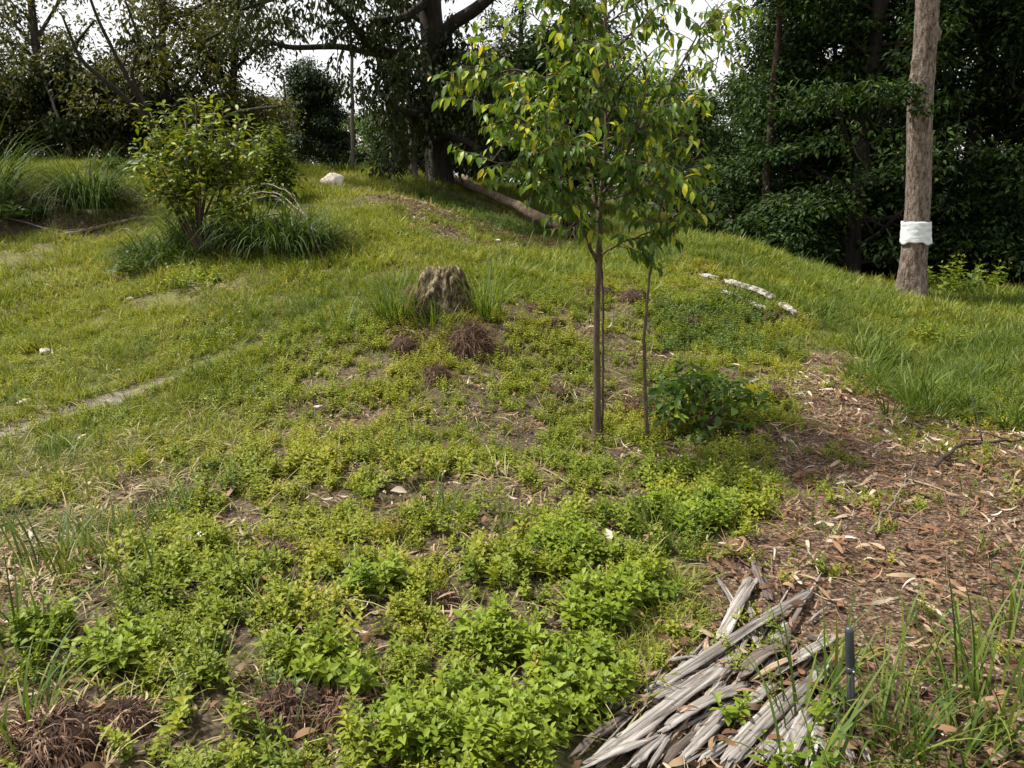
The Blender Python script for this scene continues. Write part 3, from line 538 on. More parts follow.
DT = [(471,352,.36,.34,700,'tall conical brown dead tuft below the rotten stump'),(438,380,.24,.17,300,'small brown dead tuft in front of the conical one'),(405,350,.3,.15,250,'low dark brown tuft at the left foot of the stump'),
 (55,748,.32,.13,1000,'wide brown dead tuft in the bottom left corner'),(125,722,.2,.08,400,'brown dead tuft beside the corner one'),(275,565,.22,.14,500,'reddish brown root mass in a hollow of the weeds'),(290,715,.26,.12,500,'tan dead tuft near the bottom edge'),
 (340,718,.22,.10,350,'small tan dead tuft right of the bottom one'),(572,536,.13,.07,300,'dark brown knot of roots below the sapling'),(640,410,.30,.12,350,'brown tuft behind the thin sapling'),(660,415,.2,.1,200,'brown tuft touching the thin sapling stem'),
 (775,400,.24,.12,240,'brown tuft at the litter edge right of the low bush'),(600,295,.32,.12,200,'brown tuft behind the sapling trunk'),(632,300,.42,.14,240,'wide brown tuft right of the sapling trunk'),
 (686,325,.3,.12,200,'brown tuft in the upper creepers'),(535,310,.3,.1,160,'faint brown tuft right of the stump'),(555,325,.2,.08,120,'small brown tuft left of the sapling trunk'),(575,365,.2,.08,120,'small brown tuft mid slope left of the sapling'),
 (330,410,.22,.06,120,'low brown tuft on the bare patch'),(560,395,.2,.07,140,'small brown tuft left of the sapling foot'),(445,600,.14,.05,200,'low brown tuft amid the foreground weeds'),(395,530,.22,.06,220,'low reddish tuft left of the grass clump'),
 (200,620,.15,.05,150,'small brown tuft in the left weeds'),(150,500,.25,.05,200,'flat brown tuft on the bare soil at left'),(770,318,.3,.1,150,'brown patch of dead leaves under the boards'),(505,355,.2,.09,130,'brown tuft right of the conical one')]
for a in DT: dead_tuft(*a[:4], int(a[4]*1.7), a[5], (0, .68 if a[0] > 200 else .95))

# rotten stump
def stump():
    p = gp(438, 318); p[1] += .15; p[2] = float(H(p[0], p[1])); root = empty('tree_stump', p); tag(root, 'rotten grey-beige tree stump on the mound between two grass clumps', 'stump')
    import bmesh
    bmm = bmesh.new(); bmesh.ops.create_icosphere(bmm, subdivisions=5, radius=1); vs = np.array([v.co[:] for v in bmm.verts]); fs = np.array([[v.index for v in f.verts] for f in bmm.faces]); bmm.free()
    ang = np.arctan2(vs[:, 1], vs[:, 0]); f = .72+.56*fbm(np.cos(ang)*1.3+5, np.sin(ang)*1.3+vs[:, 2]*1.6, .8, 5); f2 = .86+.3*fbm(vs[:, 0]*2.2, vs[:, 1]*2.2+vs[:, 2]*2, .8, 4)
    f2 = f2*(1-.16*sm(.5, .62, fbm(ang*2.2, vs[:, 2]*3, .5, 3, 4.))); x = vs[:, 0]*.24*f*f2+.06*vs[:, 2]; y = vs[:, 1]*.21*f*f2; z = np.clip(vs[:, 2], -.4, .75)*.46*(.6+.8*fbm(vs[:, 0]*4, vs[:, 1]*4, .9, 4))
    flare = np.clip(.5-vs[:, 2], 0, 1); x *= 1+.2*flare; y *= 1+.2*flare
    x = x+.10*np.clip(vs[:, 2], 0, 1)*0; b = Buf(); b.add(np.stack([x, y, z], 1), fs, None, .5); b.build('wood', M['stump'], root)
    b = Buf()
    for k in range(200):
        a = random.uniform(PI*.85, PI*1.4); h = random.uniform(.03, .27); r = .25; q = np.array([r*math.cos(a)*1.1, r*math.sin(a), h]); L = random.uniform(.06, .2)
        e = q+np.array([math.cos(a)*.06, math.sin(a)*.06, -L]); sd = np.array([-math.sin(a), math.cos(a), 0])*.0035; m_ = (q+e)/2+np.array([math.cos(a), math.sin(a), 0])*.03
        b.add([q-sd, q+sd, m_-sd, m_+sd, e], [(2, 3, 4)], [(0, 1, 3, 2)], random.uniform(0, .7))
    b.build('hanging_roots', M['dead'], root)
stump()

# ------------------------------------------------------------------ wood
def tubeb(buf, pts, rad, sides=8, v=.5, rough=0, cap=True):
    pts = np.asarray(pts, float); rad = np.asarray(rad, float); k = len(pts)
    t = np.gradient(pts, axis=0); t /= np.linalg.norm(t, axis=1)[:, None]+1e-9
    ref = np.array([0, 0, 1.]) if abs(t[:, 2]).mean() < .8 else np.array([1., 0, 0])
    s = np.cross(t, ref); s /= np.linalg.norm(s, axis=1)[:, None]+1e-9; u = np.cross(s, t)
    a = np.linspace(0, 2*PI, sides, endpoint=False)
    rr = rad[:, None]*(1+rough*(rng.random((k, sides))-.5))
    V = pts[:, None]+rr[..., None]*(np.cos(a)[None, :, None]*s[:, None]+np.sin(a)[None, :, None]*u[:, None])
    i, j = np.meshgrid(np.arange(k-1), np.arange(sides), indexing='ij'); j2 = (j+1) % sides
    q = np.stack([i*sides+j, i*sides+j2, (i+1)*sides+j2, (i+1)*sides+j], -1).reshape(-1, 4)
    vv = V.reshape(-1, 3); f3 = []
    if cap:
        vv = np.vstack([vv, pts[:1], pts[-1:]]); c0 = k*sides; c1 = c0+1
        for m in range(sides): f3 += [(c0, (m+1) % sides, m), (c1, (k-1)*sides+m, (k-1)*sides+(m+1) % sides)]
    buf.add(vv, f3, q, v)
def smoothline(P, n=24, jit=0):
    P = np.asarray(P, float); d = np.concatenate([[0], np.cumsum(np.linalg.norm(np.diff(P[:, :3], axis=0), axis=1))]); t = np.linspace(0, d[-1], n)
    out = np.stack([np.interp(t, d, P[:, c]) for c in range(P.shape[1])], 1)
    for _ in range(2):
        out[1:-1] = .25*out[:-2]+.5*out[1:-1]+.25*out[2:]
    if jit: out[1:-1, :3] += rng.normal(0, jit, (n-2, 3))
    return out

def plank(p0, p1, w, th, label, mat='wood', group='weathered bark strips', name='bark_strip', lift=.0, arch=.02, taper=.5, lift1=None, cat='bark strip', roll=None):
    p0 = np.array(p0, float); p1 = np.array(p1, float); L = np.hypot(*(p1-p0)[:2]); yaw = math.atan2(p1[1]-p0[1], p1[0]-p0[0])
    z0 = p0[2]+lift; z1 = p1[2]+(lift if lift1 is None else lift1); n = max(10, int(L/.025)); m = 7
    t = np.linspace(0, 1, n); s = np.linspace(-1, 1, m); sd = rng.integers(0, 1000)*1.37
    xx = t*L; bow = (fbm(t*1.2+sd, t*0, .8, 2)-.5)*w*.7
    wl = w*.5*(1-.5*taper*rng.random()*t**2)*(1-.35*(rng.random()*(1-t)**4))*(.85+.3*fbm(t*14+sd, t*0+3, .6, 3)); endt = np.minimum(1, np.minimum(t, 1-t)*25+.7)*rng.uniform(.86, 1, n); wl = wl*endt
    top = np.zeros((n, m, 3)); e0 = rng.random((1, m))**2*min(.25*L, .09); e1 = rng.random((1, m))**2*min(.25*L, .09); top[..., 0] = e0+t[:, None]*(L-e0-e1)
    top[..., 1] = bow[:, None]+wl[:, None]*s[None]
    prof = (1-s**2)*w*.08; wav = (fbm(t[:, None]*1.5+sd+s[None]*0, s[None]*3.4+t[:, None]*.2, .3, 3)-.5)*th*1.2+rng.normal(0, th*.22, (1, m))
    top[..., 2] = th+prof[None]+wav+arch*np.sin(PI*t)[:, None]
    bot = top.copy(); bot[..., 2] -= th*(.6+.4*rng.random((n, m)))
    V = np.vstack([top.reshape(-1, 3), bot.reshape(-1, 3)]); o_ = n*m
    i, j = np.meshgrid(np.arange(n-1), np.arange(m-1), indexing='ij'); q = (i*m+j).ravel()
    f = [np.stack([q, q+m, q+m+1, q+1], 1), np.stack([q+o_, q+1+o_, q+m+1+o_, q+m+o_], 1)]
    e = np.arange(n-1)*m; f.append(np.stack([e, e+o_, e+m+o_, e+m], 1)); e = e+m-1; f.append(np.stack([e, e+m, e+m+o_, e+o_], 1))
    e = np.arange(m-1); f.append(np.stack([e, e+1, e+1+o_, e+o_], 1)); e = e+(n-1)*m; f.append(np.stack([e, e+o_, e+1+o_, e+1], 1))
    b = Buf(); b.add(V, None, np.vstack(f), rng.uniform(.25, .85)); o = b.build(name, M[mat])
    o.location = (p0[0], p0[1], z0); o.rotation_euler = (rng.normal(0, .22) if roll is None else roll, -math.atan2(z1-z0, L), yaw)
    return tag(o, label, cat, group)
PK = [((645,704),(812,600),14,'wood',.07,'long grey bark strip on top of the pile reaching right'),((590,768),(745,655),20,'wood',.03,'long split grey strip along the left side of the pile'),
 ((713,652),(756,583),16,'wood',.06,'pale upright-lying strip at the top of the pile'),((715,580),(741,628),7,'wood',.05,'short grey stick at the top left of the pile'),((745,605),(760,640),10,'wood',.03,'short flat grey piece right of the top strip'),
 ((566,765),(633,718),11,'wood_dark',.02,'dark grey stick at the left bottom of the pile'),((576,774),(660,742),20,'wood_tan',.03,'brownish wide strip at the left bottom edge'),((655,742),(745,690),22,'wood',.06,'wide smooth grey board in the middle of the pile'),
 ((625,775),(665,738),14,'wood',.05,'short pale strip under the wide board'),((673,774),(745,698),16,'wood',.05,'rough grey strip crossing under the middle'),((730,686),(792,646),24,'wood_dark',.06,'broad dark brown bark slab in the middle of the pile'),
 ((700,774),(782,702),11,'wood',.05,'narrow pale strip left of the fan'),((716,774),(800,690),10,'wood',.07,'narrow strip of the fan second from left'),((730,776),(822,676),12,'wood',.08,'long strip of the fan crossing others'),
 ((745,778),(835,668),10,'wood',.06,'thin long strip near the black stake'),((760,778),(812,700),16,'wood_tan',.05,'tan wide strip in the fan'),((776,776),(808,716),20,'wood',.07,'wide bleached slab at the bottom of the pile'),
 ((800,778),(838,690),11,'wood',.05,'pale strip left of the stake'),((852,772),(828,712),12,'wood_tan',.04,'tan strip pointing to the foot of the stake'),((868,770),(850,733),7,'wood',.03,'short pale splinter right of the stake foot'),
 ((770,650),(790,628),14,'wood',.03,'short grey chunk above the dark slab'),((640,712),(690,690),16,'wood_tan',.04,'short tan strip on the left flank'),((618,700),(668,706),9,'wood_tan',.03,'small honey-coloured chip at the left'),
 ((680,628),(716,642),9,'wood_tan',.04,'honey-coloured curved chip above the long strip'),((708,640),(706,668),8,'wood_tan',.04,'short honey-coloured chip standing near the crossing'),((660,668),(712,664),4,'wood',.05,'thin straight twig over the brown leaves'),
 ((690,740),(745,712),9,'wood_dark',.04,'dark narrow strip in the gap'),((740,716),(775,694),14,'wood',.07,'short broken grey slab right of centre'),((805,640),(840,650),9,'wood_dark',.02,'dark piece behind the stake'),
 ((700,720),(724,690),10,'wood',.06,'short flaking piece at the middle'),((785,672),(838,640),13,'wood',.05,'grey strip at the upper right of the fan'),((830,768),(800,722),9,'wood',.06,'pale splinter at the bottom near the stake'),
 ((660,774),(700,735),10,'wood_dark',.03,'dark strip at the bottom edge'),((750,690),(800,664),8,'wood_tan',.07,'thin tan strip on the dark slab'),((768,604),(752,560),12,'wood_dark',.02,'grey-brown chunk above the pile'),((648,690),(706,672),7,'wood_tan',.03,'narrow tan strip over brown leaves'),
 ((764,660),(742,628),9,'wood',.04,'short strip leaning to the crossing'),((720,768),(768,735),8,'wood_dark',.04,'short dark strip deep in the fan')]
for (a, c, wpx, mt, lf, lb) in PK:
    if mt == 'wood_tan' and wpx > 11: mt = 'wood'
    p0, p1 = gp(*a), gp(*c); mid = (p0+p1)/2; pxm = F/np.hypot(mid[1], CAMH)
    plank(p0, p1, wpx/pxm*.88, .003+wpx/pxm*.04, lb, mt, lift=lf*.38, arch=.012)
for k in range(150):
    a = (random.uniform(590, 850), random.uniform(630, 790)); an = random.uniform(.45, 1.15); Lp = random.uniform(30, 95); c = (a[0]+Lp*math.cos(an), a[1]-Lp*math.sin(an)*1.0)
    if c[0] > 850 or a[1]-640 < (800-a[0])*.5-20: continue
    plank(gp(*a), gp(*c), random.uniform(.006, .020), .003, 'narrow split splinter lying within the grey bark pile', random.choice(['wood', 'wood', 'wood', 'wood_tan', 'wood_dark', 'wood_dark']), 'narrow splinters in the bark pile', 'wood_splinter', random.uniform(0, .028), .006, .7, cat='splinter')
for k, (a, c, w, lb) in enumerate([((880,420),(925,430),.03,'pale curled bark piece at the top of the litter'),((960,442),(1010,447),.02,'pale flat bark strip on the litter near the grass'),((885,560),(905,572),.03,'pale cream bark flake right of the stake'),
    ((940,700),(950,725),.035,'pale dead leaf in the grass at lower right'),((905,590),(925,602),.02,'cream chip beneath the short grass'),((980,560),(1000,552),.015,'thin cream chip at the right edge'),((800,420),(830,428),.02,'grey stick at the upper litter edge'),
    ((830,375),(850,395),.03,'pale bark piece in the upper gully'),((850,405),(880,412),.025,'light bark flake in the gully'),((860,455),(900,440),.02,'thin bark strip crossing the litter'),((900,480),(960,500),.015,'thin twig in the litter centre'),
    ((790,480),(820,470),.02,'grey strip near the bald soil patch'),((760,380),(728,396),.045,'pale short branch behind the low bush'),((555,232),(560,236),.02,'tiny pale twig by the root plate'),((240,598),(245,610),.03,'grey dead leaf in the left weeds'),
    ((590,405),(560,400),.02,'grey stick on the slope left of the sapling'),((540,470),(570,488),.012,'thin pale twig on the slope'),((565,515),(590,520),.012,'small twig beside the knot of roots'),((700,286),(730,292),.06,'short bleached piece left of the boards'),((160,358),(185,350),.03,'flat pale piece at the end of the rut')]):
    plank(gp(*a), gp(*c), w, .004, lb, 'wood_tan' if k % 3 else 'wood', 'scattered bark pieces', 'bark_piece', .012, .012, .7, cat='bark piece')
# bleached boards
for a, c, w, lf, lb in [((724,288),(778,309),.085,.10,'upper bleached white board in the grass'),((720,297),(772,317),.07,.07,'lower bleached white board in the grass'),((778,310),(800,322),.08,.06,'grey end piece of the bleached boards'),((697,279),(720,283),.07,.05,'small white board piece left of the others')]:
    plank(gp(*a), gp(*c), w, .02, lb, 'white_wood', 'bleached boards', 'weathered_board', lf, .0, .2, cat='board', roll=.6)
# sticks / branches
def stick(pts, r, label, mat='log', name='dead_branch', group=None, lift=.02, jit=.006, taper=.5, n=20, cat='branch', side=0):
    P = np.array([gp(a, b)+np.array([0, 0, lift+(c if c else 0)]) for a, b, c in pts]); L = smoothline(P, n, jit); b = Buf()
    tubeb(b, L, r*np.linspace(1, 1-taper, n), 7, .5, .25)
    for k in range(side):
        i = random.randint(n//4, n-3); d = np.random.normal(0, 1, 3); d[2] = abs(d[2])*.4; d /= np.linalg.norm(d); l = random.uniform(.1, .4)
        Q = smoothline([L[i], L[i]+d*l*.5, L[i]+d*l+[0, 0, -.04]], 6, .004); tubeb(b, Q, r*np.linspace(.5, .15, 6), 5, .6, .2)
    c = P[0]; return mesh_at(b, name, M[mat], c, label, cat, group)
stick([(-30,212,.1),(40,232,.06),(80,238,.03)], .022, 'thin pale branch lying at the left edge below the bank', 'bark_grey', side=5)
stick([(62,238,.0),(100,230,.02),(137,220,.02)], .045, 'pale broken log lying in the turf left of the shrub', 'log', 'small_log', cat='log')
stick([(95,248,.02),(125,235,.1),(150,243,0)], .012, 'forked dead twig near the pale log', 'bark_grey', side=4)
stick([(935,475,.03),(960,455,.05),(1010,446,.02),(1040,443,.02)], .012, 'dark curved branch on the litter at the right', 'bark_dark', side=3)
stick([(470,358,.1),(492,348,.1),(505,340,.05)], .006, 'thin twig leaning on the conical dead tuft', 'log')
stick([(870,540,.02),(900,500,.04),(915,470,.02)], .006, 'thin dry stem on the litter', 'bark_grey', side=3)
stick([(640,330,.02),(662,344,.04),(690,350,.02)], .01, 'dark twig in the creepers', 'bark_dark', side=2)
for k, (pts, lb) in enumerate([([(240,222,.4),(280,228,.5),(310,245,.3),(324,268,.05)], 'outer arching grey dead branch beside the shrub'),([(235,230,.3),(275,225,.45),(300,240,.3),(312,264,.05)], 'inner arching grey dead branch beside the shrub'),
     ([(250,235,.2),(290,236,.3),(305,262,.05)], 'short grey dead branch beside the shrub'),([(225,228,.3),(262,214,.5),(290,222,.45),(318,250,.2)], 'upper arching grey dead branch beside the shrub')]):
    stick(pts, .012, lb, 'bark_grey', side=6, group='dead branches beside the shrub')
# loop of root at bare patch
stick([(338,470,.0),(341,440,.07),(350,438,.08),(354,462,.0)], .006, 'small arched root standing out of the bare patch', 'log', jit=.001)

# fallen log with root plate
def fallen():
    p0 = gp(568, 240); p1 = gp(452, 184); root = empty('fallen_tree', p0); tag(root, 'fallen tree trunk with upturned root plate lying down the slope', 'fallen tree')
    n = 40; t = np.linspace(0, 1, n)[:, None]; pts = p0+(p1-p0)*t; pts[:, 2] = H(pts[:, 0], pts[:, 1])*.5+(p0[2]+(p1[2]-p0[2])*t[:, 0])*.5+.20-.05*t[:, 0]; pts[:, 2] = np.maximum(pts[:, 2], H(pts[:, 0], pts[:, 1])+.07); pts[:, 0] += .08*np.sin(t[:, 0]*5)
    b = Buf(); tubeb(b, pts-p0, np.linspace(.105, .075, n), 14, .5, .16); b.build('trunk', M['log'], root, smooth=True)
    b = Buf(); q = pts[-12:]-p0; q = q+np.linspace(0, 1, 12)[:, None]*np.array([.30, .5, .05]); tubeb(b, q, np.linspace(.06, .04, 12), 10, .5, .2); b.build('limb', M['log'], root)
    b = Buf(); c = np.array([.1, -.1, .28])
    T = rockT(77, 4, 1, 2.); v = T[0]*np.array([.24, .3, .42]); v *= (1+.6*(fbm(v[:, 0]*9, v[:, 1]*9+v[:, 2]*7, 1, 3)[:, None]-.5)); b.add(v+c, T[1], None, .4); b.build('root_plate', M['core'], root)
    b = Buf()
    for k in range(60):
        d = np.random.normal(0, 1, 3); d[0] = d[0]*.6+.3; d /= np.linalg.norm(d); l = random.uniform(.2, .5)
        Q = smoothline([c+d*.12, c+d*l*.7+np.random.normal(0, .03, 3), c+d*l+np.random.normal(0, .06, 3)+[0, 0, -.06]], 6, .008); tubeb(b, Q, np.linspace(.022, .005, 6)*random.uniform(.5, 1.2), 5, random.random(), .3)
    b.build('roots', M['log'], root)
fallen()
# stake
def stake():
    p = gp(853, 742); root = empty('irrigation_stake', p); tag(root, 'black plastic irrigation stake with grey cap standing beside the bark pile', 'stake')
    top = W(849, 627, p[1]+.03); h = np.array(top)-p
    b = Buf(); tubeb(b, [[0, 0, -.05], h*.64], [.0115, .0115], 20); b.build('pipe', M['black'], root, smooth=False)
    b = Buf(); tubeb(b, [h*.615, h*.62, h*.655, h*.66], [.0135, .0145, .0145, .013], 20); b.build('collar', M['grey_pl'], root)
    b = Buf(); tubeb(b, [h*.65, h*.67, h*.96, h*.99, h*1.0], [.012, .0135, .0125, .011, .006], 20); b.build('cap', M['grey_pl'], root)
    b = Buf(); c = h*.64+np.array([.003, -.0145, 0]); tubeb(b, [c, c+[0, -.004, 0]], [.003, .003], 10); b.build('nub', M['stone'], root)
stake()
# white stub on far bank and little crumpled sheet, pale blue to white
p = gp(112, 163); b = Buf(); tubeb(b, [[0, 0, -.1], [0.02, 0, .35], [.03, 0, .36]], [.035, .03, .02], 10, .8); mesh_at(b, 'marker_post', M['white_wood'], (0, 0, 0), 'short white post on top of the left bank', 'post').location = p
p = gp(583, 224); b = Buf(); nn = 9; u, v_ = np.meshgrid(np.linspace(-1, 1, nn), np.linspace(-1, 1, nn)); zz = .16+.12*v_+rng.normal(0, .035, u.shape); q = (np.arange(nn-1)[:, None]*nn+np.arange(nn-1)[None]).ravel()
V1 = np.stack([u.ravel()*.13, v_.ravel()*.1, zz.ravel()], 1); b.add(np.vstack([V1, V1-[0, 0, .02]]), None, np.vstack([np.stack([q, q+1, q+nn+1, q+nn], 1), np.stack([q, q+nn, q+nn+1, q+1], 1)+nn*nn]), .6)
mesh_at(b, 'pale_scrap', M['blue'], (0, 0, 0), 'small pale blue and white scrap behind the sapling branches', 'scrap').location = p
# dry leaves
for k, (px, py, s, lb) in enumerate([(178,552,.10,'large beige dead leaf in the left weeds, left one of a pair'),(202,550,.09,'large beige dead leaf in the left weeds, right one of a pair'),(407,497,.11,'curled brown dead leaf left of the grass clump'),(590,695,.10,'tan dead leaf in the light green weeds'),(610,548,.09,'brown dead leaf near the grass clump'),(505,737,.08,'pale olive dead leaf near the bottom edge')]):
    p = gp(px, py); b = Buf(); b.inst(LH, np.array([[0, 0, .0]]), basis(np.array([[math.cos(k*2.), math.sin(k*2.), .55]]), np.array([[.1, -.5, 1.]])), np.array([s]), [.85+.1*(k % 2)], 0)
    o = b.build('dead_leaf', M['litter']); o.location = p; tag(o, lb, 'dead leaf', 'single big dead leaves'); o.location.z += .03

# ------------------------------------------------------------------ trees
def rv(s=1): return np.random.normal(0, s, 3)
def grow(buf, tips, p, d, L, r, lev, spread=.8, up=.12, kids=4, seg=6, sides=7, jit=.12, first=.3):
    pts = [np.array(p, float)]; d = np.array(d, float); d /= np.linalg.norm(d)
    for i in range(seg):
        d = d+rv(jit)+np.array([0, 0, up*(.5 if lev else 1)]); d /= np.linalg.norm(d); pts.append(pts[-1]+d*L/seg)
    pts = np.array(pts); rad = r*np.linspace(1, .35 if lev else .25, seg+1); tubeb(buf, pts, rad, max(4, sides-2*(2-lev)), .5, .08, False)
    if lev == 0:
        for i in range(max(1, seg//2), seg+1): tips.append(pts[i])
        return
    for k in range(kids):
        t = random.uniform(first, 1); i = min(seg-1, int(t*seg)); f = t*seg-i; q = pts[i]*(1-f)+pts[i+1]*f
        dd = d*.5+rv(spread); dd[2] = dd[2]*.6+.1; grow(buf, tips, q, dd, L*random.uniform(.4, .65), r*.45, lev-1, spread, up, kids, max(4, seg-1), sides, jit)
    tips.append(pts[-1])
def leaves(buf, C, per, R, size, T, hang=.0, flat=.6, vb=None, up=(0, 0, 1)):
    C = np.repeat(np.asarray(C), per, axis=0); n = len(C)
    off = rng.normal(0, 1, (n, 3)); off /= np.linalg.norm(off, axis=1)[:, None]; off *= (rng.random(n)**.5)[:, None]*np.array([R, R, R*flat])
    d = off/R+rng.normal(0, .6, (n, 3)); d[:, 2] = d[:, 2]*.5-hang
    upv = rng.normal(0, .45, (n, 3))+np.array(up); V = np.clip(rng.beta(2, 2.4, n) if vb is None else vb(n), 0, 1)
    buf.inst(T, C+off, basis(d, upv), rng.uniform(.65, 1.25, n)*size, V, 0)

def auto_tree(px, base_y, Y, h, r, label, mat, bark, crown_w, low=.1, nl=22, llen=1, per=26, R=.45, size=.1, T=LSL, hang=.1, flat=.45, name='tree', cat='tree', group=None, lean=(0, 0), kids=4, lev=1, top=1.0, prof=None, up=.05, x=None):
    X = x if x is not None else W(px, base_y, Y)[0]; base = np.array([X, Y, float(H(X, Y))-.05]); root = empty(name, base); tag(root, label, cat, group)
    wood = Buf(); tips = []; n = 14; t = np.linspace(0, 1, n); tr = np.zeros((n, 3)); tr[:, 2] = t*h; wob = np.cumsum(rng.normal(0, .02*h/n*2, (n, 2)), 0); tr[:, 0] = wob[:, 0]+lean[0]*t*h; tr[:, 1] = wob[:, 1]+lean[1]*t*h; tr[0, :2] = 0
    tubeb(wood, tr, r*(1-.75*t)*(1+.5*np.exp(-t*18)), 12, .5, .1, False)
    for k in range(nl):
        s = low+(top-low)*((k+random.random())/nl); i = min(n-2, int(s*(n-1))); f = s*(n-1)-i; q = tr[i]*(1-f)+tr[i+1]*f
        w = crown_w*.5*(prof(s) if prof else (1-.6*((s-.45)/.55)**2 if s > .45 else .7+.3*s/.45)); az = k*2.4+random.uniform(-.5, .5)
        grow(wood, tips, q, (math.cos(az), math.sin(az), .25+.4*s), w*random.uniform(.6, 1.1)*.85, r*.35*(1.1-s), lev, .65, up, kids, 5, 6, .14, .3)
    tips.append(tr[-1])
    tb = wood.build('trunk', M[bark], root, smooth=True); cb = Buf(); leaves(cb, np.array(tips), per, R, size, T, hang, flat); cb.build('crown', M[mat], root)
    return root, len(tips)

# right dark forest
RF = [(790,250,16.5,10,.12,'dark leafy tree at the left edge of the dark wood',2.9),(850,262,15.2,12,.16,'dense dark tree behind the white-banded trunk on its left',4.6),(955,270,15.8,12,.17,'dense dark tree behind and right of the banded trunk',4.8),(1040,270,14.2,11,.16,'dense dark tree at the right edge',4.8),
      (890,240,19.5,14,.2,'tall dark tree deep in the wood',6.5),(1010,240,20.5,14,.2,'tall dark tree deep in the wood at right',6.5),(835,230,21.5,14,.2,'tall dark tree behind the left edge of the wood',5.0),(1130,270,16.5,12,.2,'dark tree beyond the right edge',6),(1120,200,24,15,.2,'tall dark tree behind the right edge',8)]
for i, (px, by, Y, h, r, lb, cw) in enumerate(RF):
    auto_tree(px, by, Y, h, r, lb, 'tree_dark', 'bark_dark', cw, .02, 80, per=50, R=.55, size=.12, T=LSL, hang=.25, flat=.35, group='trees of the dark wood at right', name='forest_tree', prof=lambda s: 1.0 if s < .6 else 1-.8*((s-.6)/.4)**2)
for i, (px, Y, h, cw, lb) in enumerate([(790,14.6,1.0,2.4,'dark undergrowth bush at the left end of the wood'),(850,16.0,.8,2.6,'dark undergrowth bush left of the banded trunk'),(985,14.0,1.1,2.4,'dark undergrowth bush right of the banded trunk'),(1050,13.4,1.0,2.2,'dark undergrowth bush at the right edge'),(740,17.0,1.6,3.0,'dark undergrowth bush behind the grassy ridge'),
      (690,20,2.6,3.6,'dark bush seen between sapling and wood'),(900,17,2.4,3.5,'dark bush deep behind the banded trunk'),(1000,17.5,2.4,3.5,'dark bush deep at the right'),(820,18,2.6,3.2,'dark bush deep at the left of the wood'),(1120,15,2.2,3,'dark bush beyond the right edge')]):
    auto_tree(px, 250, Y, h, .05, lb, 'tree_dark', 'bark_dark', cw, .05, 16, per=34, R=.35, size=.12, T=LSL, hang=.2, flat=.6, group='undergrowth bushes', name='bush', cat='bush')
b = Buf(); p = W(761, 250, 15.7); p[2] = float(H(p[0], p[1]))-.1; root = empty('tree', p); tag(root, 'slim reddish-brown trunk standing at the left end of the dark wood', 'tree')
tubeb(b, smoothline([(0, 0, 0), (.02, 0, 1.5), (0, 0, 4), (.1, 0, 7)], 12, .01), np.linspace(.085, .04, 12), 10, .5, .08); b.build('trunk', M['bark_red'], root, smooth=True)
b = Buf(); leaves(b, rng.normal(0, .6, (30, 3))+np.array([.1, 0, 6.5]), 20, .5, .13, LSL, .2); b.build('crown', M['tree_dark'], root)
for k in range(9):
    px = 790+k*28+random.uniform(-9, 9); Y = random.uniform(16.5, 20); x0 = W(px, 250, Y)[0]; z0 = float(H(x0, Y)); root = empty('forest_tree', (x0, Y, z0)); tag(root, 'thin straight dark stem standing inside the dark wood', 'tree', 'thin stems inside the dark wood')
    b = Buf(); tubeb(b, smoothline([(0, 0, -.1), (random.uniform(-.2, .2), 0, 3), (random.uniform(-.4, .4), 0, 6)], 10, .02), np.linspace(.06, .03, 10), 8, .6, .1); b.build('trunk', M['bark_grey' if k % 3 == 0 else 'bark_red'], root, smooth=True)
    b = Buf(); leaves(b, rng.normal(0, .5, (14, 3))+np.array([0, 0, 6]), 16, .4, .13, LSL, .2); b.build('crown', M['tree_dark'], root)

